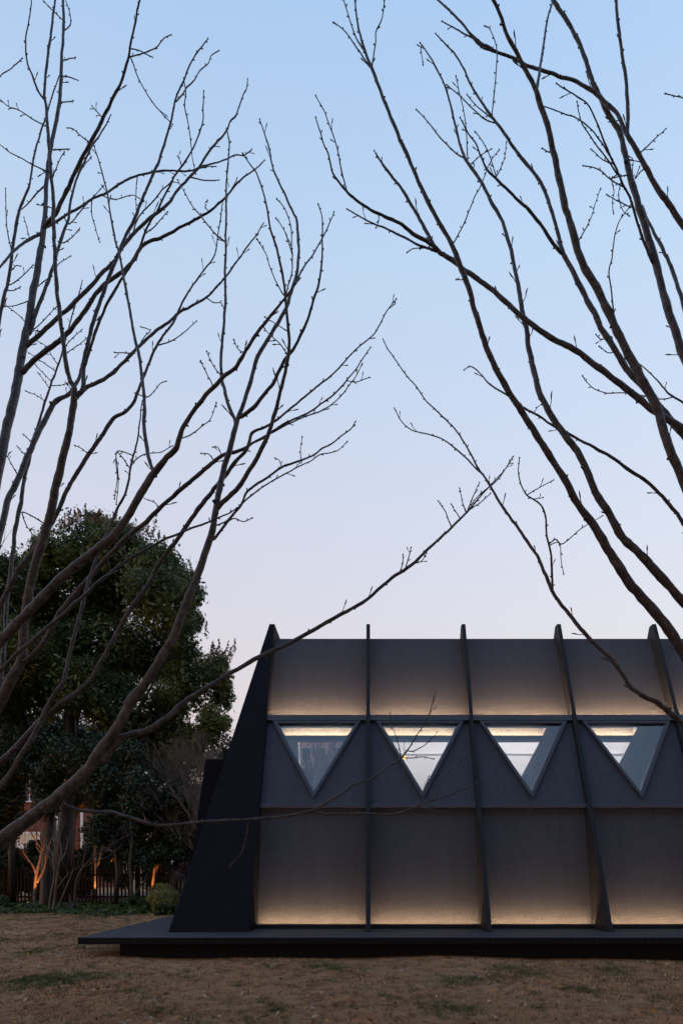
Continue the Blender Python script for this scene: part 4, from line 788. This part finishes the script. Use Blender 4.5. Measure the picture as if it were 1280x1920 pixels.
# unseen evergreens added behind the viewer to keep low sky light off the facade
for k, (x, y, sc) in enumerate(((-27, -5, 1.2), (-18, -8, 1.3), (-9, -7, 1.15), (0, -9, 1.3), (9, -7, 1.2), (18, -8, 1.25), (27, -5, 1.2))):
    t2 = t.copy(); link(t2); t2.location = (x, y, 0); t2.scale = (sc, sc, sc); t2.rotation_euler = (0, 0, R(180+37*k))
    tag(t2, 'unseen evergreen tree added behind the viewer to shade the pavilion', 'tree', 'unseen shading evergreens behind the viewer')
    for ch in list(t.children):
        c2 = ch.copy(); link(c2, t2); c2.matrix_parent_inverse = TI

# middle storey evergreens
def bush_tree(name, label, cat, d, base, spec, n, size, m, trunks, group=None, tm='bark_dark', shell=.35):
    b = px(base, 1630, d); t = empty(name, (b[0], d, ground_z(b[0], d))); tag(t, label, cat, group)
    ti = Matrix.Translation(-Vector(t.location))
    lobes = []
    for (a, y_, r) in spec:
        c = px(a, y_, d+random.uniform(-.9, .9)); rr = r/1280*d
        for k in range(6):
            dv = rng.normal(size=3); dv /= np.linalg.norm(dv); s = random.uniform(.4, .6)
            lobes.append((c[0]+dv[0]*rr*.65, c[1]+dv[1]*rr*.65, c[2]+dv[2]*rr*.65, rr*s, rr*s, rr*s))
    o = np_mesh('crown', leaves(lobes, n, size, shell), 4, m, t); o.matrix_parent_inverse = ti
    for tr in trunks:
        mb = MB(); pts = [px(a, y_, d+random.uniform(-.15, .15)) for a, y_, w_ in tr]
        mb.tube([tuple(p) for p in pts], [w_/2/1280*d for a, y_, w_ in tr], 8)
        o = mb.build('trunk', M[tm], t, fix=False, smooth=True); o.matrix_parent_inverse = ti
    return t
bush_tree('small_evergreen', 'dark glossy evergreen hanging over the fence at far left', 'tree', 25.0, 40,
          [(20,1420,60),(70,1440,60),(-30,1460,70),(40,1500,45),(100,1480,50),(-40,1540,60),(15,1540,35)], 26000, .15, M['leaf_dark'], [[(25,1705,14),(22,1600,12),(30,1500,10),(40,1430,5)]])
bush_tree('small_evergreen', 'dark glossy evergreen above the fence between lit trunk and deck', 'tree', 24.5, 215,
          [(150,1420,50),(200,1430,60),(250,1450,55),(180,1490,50),(235,1510,55),(280,1490,50),(210,1560,45),(260,1570,45)], 30000, .14, M['leaf_dark'], [[(215,1702,10),(222,1640,9),(215,1560,8),(225,1480,4)]])
bush_tree('small_evergreen', 'dark glossy evergreen tree brushing the end of the pavilion', 'tree', 24.0, 320,
          [(300,1490,42),(335,1505,42),(300,1540,45),(350,1550,45),(320,1590,40),(365,1600,40),(370,1530,32),(270,1600,34),(285,1440,30)], 36000, .13, M['leaf_dark'], [[(318,1700,7),(322,1650,6),(316,1590,6),(330,1520,3)], [(330,1700,6),(326,1650,6),(335,1600,5),(350,1540,3)]])
bush_tree('clipped_hedge', 'low dark hedge running just behind the picket fence', 'hedge', 29.0, 60,
          [(-40,1655,32),(0,1658,30),(40,1660,30),(80,1660,30),(120,1660,28),(148,1660,26),(320,1660,28),(355,1655,30),(0,1600,30),(40,1605,28),(80,1600,28),(120,1605,28),(160,1600,28),(200,1610,25),(250,1610,26),(300,1610,28),(-40,1600,35)], 34000, .15, M['leaf_dark'], [])
bush_tree('tall_hedge', 'tall dark evergreen screen closing the garden beyond the fence', 'hedge', 33.5, 200,
          [(-60,1420,70),(0,1400,70),(60,1400,70),(130,1400,70),(200,1400,70),(270,1400,70),(340,1420,60),(390,1470,55),(-50,1500,60),(15,1480,35),(190,1490,55),(250,1490,60),(320,1500,60),(390,1540,60),
           (-40,1570,50),(200,1560,45),(260,1560,55),(330,1570,55),(390,1600,50),(-20,1625,40),(30,1640,32),(80,1640,32),(130,1640,32),(180,1625,35),(235,1632,35),(300,1630,40),(360,1640,40),(110,1450,40),(400,1415,45),(425,1450,40)], 76000, .20, M['leaf_dark'], [], shell=.1)
bush_tree('ball_shrub', 'rounded yellow green shrub beside the deck corner', 'shrub', 20.6, 306,
          [(306,1678,22),(294,1684,18),(320,1684,18),(306,1692,22)], 14000, .055, M['leaf_yellow'], [[(306,1714,3),(305,1690,2)]], shell=.6)
bush_tree('leafy_groundling', 'low bright green leafy plant under the ball shrub', 'plant', 19.9, 300,
          [(280,1703,9),(295,1706,9),(310,1704,10),(325,1703,9),(335,1702,7),(268,1708,7)], 3500, .09, M['leaf_low'], [])
bush_tree('purple_shrub', 'purplish twiggy shrub behind the ball shrub', 'shrub', 23.0, 335,
          [(325,1632,12),(340,1628,13),(352,1638,12),(332,1645,12)], 3500, .07, M['leaf_purple'], [[(336,1695,3),(335,1640,2)]])
bush_tree('fern_clump', 'dark green fern clump at the foot of the fence, far left', 'plant', 22.6, 20,
          [(2,1692,13),(14,1696,9),(-16,1690,14)], 4000, .12, M['leaf_low'], [])
bush_tree('fern_clump', 'dark leafy plant in front of the fence beside the ball shrub', 'plant', 22.2, 250,
          [(232,1694,8),(250,1688,11),(265,1692,10)], 2600, .11, M['leaf_low'], [])

# trunks and bare shrubs, traced stems with their own depth
def stems(name, label, cat, d, base, lines, m, extra_twigs=0, group=None):
    b = px(base[0], base[1], d); t = empty(name, (b[0], d, max(0, b[2]))); tag(t, label, cat, group)
    ti = Matrix.Translation(-Vector(t.location)); mb = None
    for ln in lines:
        mb = MB(); dd = d+random.uniform(-.25, .25)
        pts = [np.array(px(a, y_, d + (dd-d)*i/(len(ln)-1))) for i, (a, y_, w_) in enumerate(ln)]
        c = crom([np.append(p, w_/2/1280*d) for p, (a, y_, w_) in zip(pts, ln)], 4)
        mb.tube([tuple(p[:3]) for p in c], [max(.003, p[3]) for p in c], 8)
        if extra_twigs:
            for k in range(extra_twigs):
                i = random.randint(len(c)//2, len(c)-2); dirv = Vector(c[i+1][:3])-Vector(c[i][:3])
                grow(mb, c[i][:3], dirv.normalized()+Vector((random.gauss(0, .5), random.gauss(0, .5), .3)), random.uniform(.4, .9), max(.004, c[i][3]*.5), 1, 3, .5, .2)
        o = mb.build('stem', M[m], t, fix=False, smooth=True); o.matrix_parent_inverse = ti
    return t
lit_tree = stems('small_tree', 'slender forked tree glowing orange from a spotlight at its foot', 'tree', 23.4, (66, 1704),
    [[(66,1706,6),(65,1680,6),(67,1660,6),(69,1640,6),(75,1615,5),(79,1598,5),(80,1575,4),(77,1550,3),(74,1530,2)],
     [(69,1641,5),(63,1624,4),(54,1612,3),(47,1602,2.5),(44,1592,2)], [(78,1600,4),(72,1592,3),(69,1585,2.4),(70,1560,2)],
     [(70,1655,5),(77,1642,4.5),(83,1630,4),(88,1610,3.5),(95,1580,3),(100,1565,2)], [(80,1598,3.5),(84,1580,3),(81,1560,2.5)]], 'bark_pale', 1)
stems('dark_trunk', 'thick dark tree trunk standing behind the orange lit tree', 'tree', 24.6, (88, 1700),
    [[(86,1703,26),(87,1670,23),(88,1630,22),(90,1580,20),(94,1540,17),(98,1480,14)]], 'bark_dark')
stems('bare_shrub', 'pale many stemmed bare shrub at the edge of the lawn', 'shrub', 21.4, (100, 1712),
    [[(92,1712,4),(94,1690,4),(98,1668,4),(103,1640,3.5),(100,1622,3),(92,1605,2.5),(86,1585,2)],
     [(99,1713,5),(103,1685,4.5),(106,1655,4),(110,1625,3.5),(116,1600,3),(112,1570,2.6),(112,1545,2)],
     [(104,1710,3.5),(113,1692,3.2),(122,1670,3),(131,1648,2.6),(138,1630,2)],
     [(104,1642,3),(100,1615,2.6),(103,1590,2.4),(110,1555,2)], [(112,1618,3),(120,1605,2.5),(126,1590,2),(128,1570,1.6)],
     [(106,1670,2.6),(115,1655,2.2),(127,1640,2),(128,1636,1.6)], [(101,1610,2.4),(95,1595,2),(84,1580,1.6)]], 'bark_pale', 2)
stems('bare_shrub', 'thin arching dark shrub leaning right in front of the fence', 'shrub', 22.3, (140, 1702),
    [[(140,1702,5),(142,1670,4.5),(146,1645,4),(160,1622,3),(185,1600,2.5),(215,1580,2),(245,1563,1.6)],
     [(141,1672,4),(152,1640,3),(160,1600,2.4),(165,1570,2)], [(150,1632,3),(175,1618,2.4),(205,1605,2),(225,1588,1.6)]], 'bark_dark', 3)
stems('small_tree', 'orange lit trunk glimpsed beyond the fence pickets', 'tree', 27.1, (181, 1690),
    [[(180,1694,7),(180,1660,7),(181,1630,6),(178,1600,5),(180,1570,4)], [(181,1628,5),(187,1612,4),(190,1590,3)]], 'bark_pale', 1)
stems('small_tree', 'orange lit forked trunk near the deck end of the fence', 'tree', 25.0, (286, 1695),
    [[(284,1698,5),(286,1665,5),(289,1640,5),(291,1620,4.5),(291,1595,4),(290,1570,3)], [(289,1642,4),(297,1622,3.5),(304,1606,3),(309,1592,2.5)]], 'bark_pale', 1)
stems('dark_trunk', 'slim dark double trunk between fence and ball shrub', 'tree', 22.8, (250, 1694),
    [[(246,1696,7),(247,1660,6.5),(244,1620,6),(248,1580,5),(245,1540,4)], [(248,1692,4),(258,1670,3.5),(270,1652,3),(275,1640,2)]], 'bark_dark', 2)
stems('garden_stake', 'short dark blue stake leaning beside the bare shrub', 'stake', 21.6, (130, 1708),
    [[(130,1709,2.6),(130,1694,2.4),(132,1676,2)], [(136,1708,2.6),(133,1690,2.4),(131,1678,2)]], 'stake')
def twiggy(name, label, base, d, h, r, seed, m='twig', lev=5, spread=.5, kids=(2, 4), group=None):
    random.seed(seed); b = px(base, 1630, d); t = empty(name, (b[0], d, ground_z(b[0], d)-.05)); tag(t, label, 'tree', group)
    mb = MB(); grow(mb, (0, 0, 0), (random.uniform(-.1, .1), 0, 1), h*.36, r, 0, 1, .35, .35, 9, (3, 4)); mb.build('trunk', M[m], t, fix=False, smooth=True)
    random.seed(seed); mb = MB(); grow(mb, (0, 0, 0), (random.uniform(-.1, .1), 0, 1), h*.36, r*.98, 0, lev, spread, .28, 7, kids); mb.build('crown', M[m], t, fix=False)
    return t
twiggy('twiggy_tree', 'grey leafless thicket tree between evergreen and pavilion end', 412, 23.5, 7.3, .10, 5, lev=5, spread=.55, kids=(4, 5))
twiggy('twiggy_tree', 'grey leafless thicket stem leaning over the entrance wing', 378, 24.5, 7.2, .09, 14, lev=5, spread=.58, kids=(4, 5))
twiggy('twiggy_tree', 'grey leafless thicket tree under the big evergreen crown', 345, 23.8, 6.6, .09, 8, lev=5, spread=.52, kids=(3, 5))
twiggy('twiggy_tree', 'fine twigged bare tree far off at the left edge', 12, 34.0, 20.5, .24, 21, 'bark_dark', 5, .5, (2, 4))
for q_, (lab_, bx_, dd_, hh_, rr_, sd_) in enumerate((('bare tree seen through the first triangular window, nearest the left jamb', 560, 27.0, 8.0, .16, 31), ('bare tree seen through the middle of the first triangular window', 592, 31.0, 9.0, .20, 33),
        ('bare tree seen through the first triangular window, nearest the right jamb', 628, 28.0, 8.4, .17, 36), ('slender bare tree behind the others in the first triangular window', 610, 35.0, 10.0, .18, 41))):
    twiggy('twiggy_tree', lab_, bx_, dd_, hh_, rr_, sd_, 'twig', 5, .45, (3, 4))
ap = empty('apartment_block', (-6, 70, 0)); tag(ap, 'pinkish apartment block far behind, seen through the first triangular window', 'building')
AI = Matrix.Translation(-Vector(ap.location))
def app(mb, nm, m):
    o = mb.build(nm, m, ap); o.matrix_parent_inverse = AI; return o
M['pink_wall'] = mat('pink_wall', (.42, .30, .30), .9, .1, noise=(1, .3, .7), col2=(.36, .26, .27))
mb = MB(); mb.box(-10.2, -2.2, 70, 80, 0, 17.5); app(mb, 'wall', M['pink_wall'])
mb = MB(); mb.box(-10.4, -2.0, 69.8, 80.2, 17.502, 17.9); app(mb, 'roof', M['bark_dark'])
wmesh = None; pmesh2 = None
for r_ in range(5):
    mb = MB(); mb.box(-10.2, -2.2, 69.86, 69.998, 3.0+r_*2.9, 3.22+r_*2.9); app(mb, 'floor_band', M['white_trim'])
    for c_ in range(5):
        xx, z_ = -9.9+c_*1.55, 3.7+r_*2.9
        mb = MB(); mb.box(xx, xx+1.0, 69.90, 69.998, z_, z_+1.5); w_ = app(mb, 'window', M['white_trim'])
        mb = MB(); mb.box(xx+.08, xx+.92, 69.87, 69.899, z_+.08, z_+1.42); o = mb.build('pane', M['frame'], w_)
random.seed(77)

# ground cover along the foot of the fence
n = 15000
gx = rng.uniform(-15.5, -3.8, n); gy = 19.6 + 6.0*rng.random(n)**.8 + .5*np.sin(gx*1.7) + np.where(gx > -8, -.3, .8)
c = np.stack([gx, gy, .02+.10*rng.random(n)+.03*np.sin(gx*3)*np.sin(gy*4)], 1)
nr = rng.normal(size=(n, 3))*.5+np.array((0, 0, 1.)); nr /= np.linalg.norm(nr, axis=1)[:, None]
tt = np.cross(nr, rng.normal(size=(n, 3))); tt /= np.linalg.norm(tt, axis=1)[:, None]; bb = np.cross(nr, tt); s = (.04+.05*rng.random(n))[:, None]
o = np_mesh('ground_cover', np.stack([c-tt*s, c+bb*s*.6, c+tt*s, c-bb*s*.6], 1), 4, M['leaf_low'])
tag(o, 'dark green creeping ground cover along the fence', 'ground cover', kind='stuff')

# ------------------------------------------------------------------ fence
FY = 26.0; fen = empty('picket_fence', (-11, FY, 0)); tag(fen, 'brown wooden picket fence behind the planting', 'fence')
FI = Matrix.Translation(-Vector(fen.location))
for z in (.28, 1.12):
    mb = MB(); mb.box(-19, -3.6, FY+.03, FY+.07, z, z+.07); o = mb.build('rail', M['fence_wood'], fen); o.matrix_parent_inverse = FI
pk = None
for k in range(112):
    if pk is None:
        mb = MB(); prof = [(-.032, 0), (.032, 0), (.032, 1.40), (0, 1.46), (-.032, 1.40)]
        mb.prism([(x, 0, z) for x, z in prof], [(x, .022, z) for x, z in prof]); pk = mb.mesh('picket', True); pk.materials.append(M['fence_wood'])
    o = bpy.data.objects.new('picket', pk); link(o, fen); o.matrix_parent_inverse = FI
    o.location = (-18.9+k*.136, FY, random.uniform(-.02, .015)); o.rotation_euler = (0, R(random.uniform(-.8, .8)), 0)
for k in range(7):
    mb = MB(); x = -18.8+k*2.5; mb.box(x-.05, x+.05, FY+.072, FY+.17, -.2, 1.5); o = mb.build('post', M['fence_wood'], fen); o.matrix_parent_inverse = FI

# ------------------------------------------------------------------ brick house glimpsed through the planting
HY = 48.0; hs = empty('brick_house', (-24, HY, 0)); tag(hs, 'red brick house glimpsed through the trees on the left', 'house')
HI = Matrix.Translation(-Vector(hs.location))
def hp(mb, name, m, parent=None, **k):
    o = mb.build(name, m, parent or hs, **k)
    if parent is None: o.matrix_parent_inverse = HI
    return o
hx0, hx1 = -30.0, -20.2
mb = MB(); mb.box(hx0, hx1, HY+.12, HY+8, 0, 10.2); hp(mb, 'wall', M['brick'])
mb = MB()
zz = 1.2; row = 0
while zz < 9.9:
    x = hx0 + (0 if row % 2 else .3)
    while x < hx1-.62:
        if random.random() < .93: mb.box(x, x+.57, HY+.085-random.uniform(0, .012), HY+.1195, zz, zz+.17)
        x += .6
    zz += .20; row += 1
o = hp(mb, 'brickwork', M['brick_b']); o['kind'] = 'stuff'
mb = MB(); mb.prism([(hx0-.4, HY-.4, 10.2), (hx1+.4, HY-.4, 10.2), (hx1+.4, HY+4, 12.4), (hx0-.4, HY+4, 12.4)], [(hx0-.4, HY-.4, 10.0), (hx1+.4, HY-.4, 10.0), (hx1+.4, HY+4, 12.2), (hx0-.4, HY+4, 12.2)]); hp(mb, 'roof', M['bark_dark'])
mb = MB(); mb.box(hx1-.02, hx1+.12, HY+.02, HY+.14, 0, 10.0); hp(mb, 'downpipe', M['white_trim'])
for (xa, xb, za, zb, lit) in ((-24.6, -23.2, 3.1, 3.9, True), (-22.1, -21.6, 2.6, 5.0, False), (-28.6, -26.4, 2.6, 4.6, False), (-24.6, -23.0, 6.2, 8.0, False), (-28.4, -26.6, 6.2, 8.0, False)):
    w_ = bpy.data.objects.new('window', None); link(w_, hs); w_.matrix_parent_inverse = HI
    mb = MB()
    for q in ((xa-.08, xb+.08, zb, zb+.1), (xa-.08, xb+.08, za-.1, za), (xa-.08, xa, za, zb), (xb, xb+.08, za, zb), ((xa+xb)/2-.03, (xa+xb)/2+.03, za, zb)):
        mb.box(q[0], q[1], HY+.03, HY+.11, q[2], q[3])
    mb.build('frame', M['white_trim'], w_)
    mb = MB(); mb.box(xa, xb, HY+.065, HY+.08, za, zb); mb.build('pane', M['lit_window'] if lit else M['frame'], w_)
rl = empty('balcony_railing', (-23.9, HY-.9, 3.0)); rl.parent = hs; rl.matrix_parent_inverse = HI
mb = MB(); mb.box(-1.3, 1.3, -.03, .03, .85, .92); mb.box(-1.3, 1.3, -.03, .03, .0, .06); mb.box(-1.4, 1.4, -.1, .95, -.2, -.002); mb.build('rail', M['white_trim'], rl)
for k in range(13):
    mb = MB(); x = -1.27+k*.21; mb.box(x-.03, x+.03, -.02, .02, .061, .849); mb.build('baluster', M['white_trim'], rl)

# ------------------------------------------------------------------ garden uplights
def uplight(label, base, d, aim, energy, dx=-.25, dy=-.45):
    b = px(base[0], base[1], d); x, y = b[0]+dx, d+dy
    u = empty('garden_uplight', (x, y, ground_z(x, y))); tag(u, label, 'lamp', 'garden uplights under the trees')
    mb = MB(); mb.tube([(0, 0, -.03), (0, 0, .18)], [.010, .010], 6); mb.build('spike', M['metal'], u, fix=False)
    tgt = Vector(px(aim[0], aim[1], d))-Vector(u.location)-Vector((0, 0, .20)); ax = tgt.normalized()
    mb = MB(); mb.tube([Vector((0, 0, .20))-ax*.06, Vector((0, 0, .20))+ax*.05], [.035, .042], 12); mb.build('housing', M['metal'], u, fix=False)
    mb = MB(); mb.tube([Vector((0, 0, .20))+ax*.051, Vector((0, 0, .20))+ax*.056], [.034, .034], 12); mb.build('lens', M['uplight_lens'], u, fix=False)
    ld = bpy.data.lights.new('uplight_beam', 'SPOT'); ld.energy = energy; ld.color = (1, .30, .055); ld.spot_size = R(64); ld.spot_blend = .7; ld.shadow_soft_size = .03
    lo = bpy.data.objects.new('uplight_beam', ld); link(lo, u); lo.location = Vector((0, 0, .20))+ax*.075
    lo.rotation_euler = (-ax).to_track_quat('Z', 'Y').to_euler()
uplight('small uplight at the foot of the slender forked tree', (66, 1704), 23.4, (72, 1615), 42, .12, -.75)
uplight('small uplight beyond the fence under the hidden trunk', (181, 1690), 27.1, (181, 1625), 34, .0, -.6)
uplight('small uplight at the foot of the forked trunk near the deck', (286, 1695), 25.0, (293, 1615), 45, -.1, -.9)

# ------------------------------------------------------------------ grass, leaf litter
GP = []
for (a_, b_, w_) in ((20,1848,60),(70,1838,40),(125,1845,45),(165,1838,40),(600,1813,45),(640,1818,30),(860,1838,40),(820,1885,50),(880,1888,40),(960,1815,45),(1000,1828,40),(930,1832,30),(1010,1885,40),(1150,1818,40),(1190,1838,45),
                     (1090,1860,35),(300,1905,30),(160,1782,30),(60,1790,40),(10,1765,40),(720,1870,25),(450,1850,25),(350,1822,25),(1240,1870,40),(520,1895,30),(240,1868,25)):
    d_ = 1.367*1280/(b_-1630); GP.append(((a_-690)/1280*d_, d_, w_/1280*d_*.72))
def patch(x, y):
    v = .30*(np.sin(x*1.3+.7*np.sin(y*.9))*np.sin(y*1.7+.5)+.6*np.sin(x*3.1+y*2.3+1)*np.sin(y*3.7-x*1.1)+.4*np.sin(x*6.3-y*4.1)*np.sin(y*7.1+2))
    for (gx_, gy_, gs_) in GP:
        v = v + 1.1*np.exp(-((x-gx_)**2+((y-gy_)*.75)**2)/(2*gs_*gs_))
    return v
def blades(n, green, per=12):
    nc = n//per
    d = 5.4*(26/5.4)**rng.random(nc)
    x = d*rng.uniform(-.66, .58, nc); y = d
    pz = patch(x, y)+rng.normal(size=nc)*(.50 if green else .30)
    far = np.clip((d-17)/4, 0, 1)*.9*(x < -3)
    k = (pz + far > .95) if green else (pz + far < 1.35)
    if not green:   # thin, worn spots
        k &= (np.sin(x*2.1+1.3*np.sin(y*1.4))*np.sin(y*2.6+x*.7)+rng.normal(size=nc)*.5) > -.75
    k &= ~((x > XL+.1) & (y > YF+.12) & (y < YD)); x, y, d = x[k], y[k], d[k]; nc = len(x)
    hs_ = np.repeat(.45+1.0*rng.random(nc)**1.5, per); cxy = np.repeat(np.stack([x, y], 1), per, 0); d = np.repeat(d, per); n = len(d)
    off = rng.normal(size=(n, 2))*.020*(d/7)[:, None]; x = cxy[:, 0]+off[:, 0]; y = cxy[:, 1]+off[:, 1]
    k = ~((x > XL+.05) & (y > YF+.05) & (y < YD)); x, y, d, off, hs_ = x[k], y[k], d[k], off[k], hs_[k]; n = len(x)
    z = np.array([ground_z(a, b) for a, b in zip(x, y)])
    h = (.012+.026*rng.random(n))*hs_*(1.35 if green else 1.0); wd = .0014*(d/6.0)*(1+.8*rng.random(n))*(1.35 if green else 1)
    a = rng.uniform(0, 2*math.pi, n); lean = rng.normal(size=(n, 2))*.6*h[:, None]+off*.5
    b0 = np.stack([x-np.cos(a)*wd, y-np.sin(a)*wd, z-.003], 1); b1 = np.stack([x+np.cos(a)*wd, y+np.sin(a)*wd, z-.003], 1)
    tp = np.stack([x+lean[:, 0], y+lean[:, 1], z+h], 1)
    return np.stack([b0, b1, tp], 1)
M['dry_blade'] = mat('dry_blade', (.58, .35, .20), .9, .15, noise=(1.4, .40, .60), col2=(.34, .20, .112))
M['green_blade'] = mat('green_blade', (.050, .075, .026), .8, .2, noise=(3, .35, .65), col2=(.085, .10, .035))
M['brown_blade'] = mat('brown_blade', (.17, .095, .050), .9, .1, noise=(2.2, .35, .65), col2=(.10, .058, .032))
o = np_mesh('dry_grass', blades(340000, False), 3, M['dry_blade']); tag(o, 'short dormant straw coloured lawn grass', 'grass', kind='stuff')
o = np_mesh('brown_grass', blades(170000, False), 3, M['brown_blade']); tag(o, 'dead dark brown blades mixed through the lawn', 'grass', kind='stuff')
o = np_mesh('green_grass', blades(700000, True), 3, M['green_blade']); tag(o, 'scattered green tufts in the brown lawn', 'grass', kind='stuff')
def litter(n, m, name, lab):
    d = 5.5*(22/5.5)**rng.random(n); x = d*rng.uniform(-.62, .55, n); y = d
    k = ~((x > XL-.1) & (y > YF-.1)); x, y = x[k], y[k]; n = len(x)
    z = np.array([ground_z(a, b) for a, b in zip(x, y)])+.028
    nr = rng.normal(size=(n, 3))*.45+np.array((0, 0, 1.)); nr /= np.linalg.norm(nr, axis=1)[:, None]
    t_ = np.cross(nr, rng.normal(size=(n, 3))); t_ /= np.linalg.norm(t_, axis=1)[:, None]; b_ = np.cross(nr, t_)
    s = (.014+.026*rng.random(n))[:, None]; c = np.stack([x, y, z], 1)
    o = np_mesh(name, np.stack([c-t_*s, c+b_*s*.45+nr*s*.25, c+t_*s, c-b_*s*.45+nr*s*.25], 1), 4, m); tag(o, lab, 'leaf litter', kind='stuff')
M['litter_pale'] = mat('litter_pale', (.42, .33, .24), .8, .2); M['litter_dark'] = mat('litter_dark', (.10, .045, .022), .8, .2); M['litter_gold'] = mat('litter_gold', (.42, .22, .035), .8, .2)
litter(420, M['litter_pale'], 'pale_litter', 'pale dry leaves scattered on the lawn')
litter(420, M['litter_dark'], 'brown_litter', 'dark brown dead leaves scattered on the lawn')
litter(160, M['litter_gold'], 'golden_litter', 'small golden fallen leaves on the lawn')
bpy.context.view_layer.update()
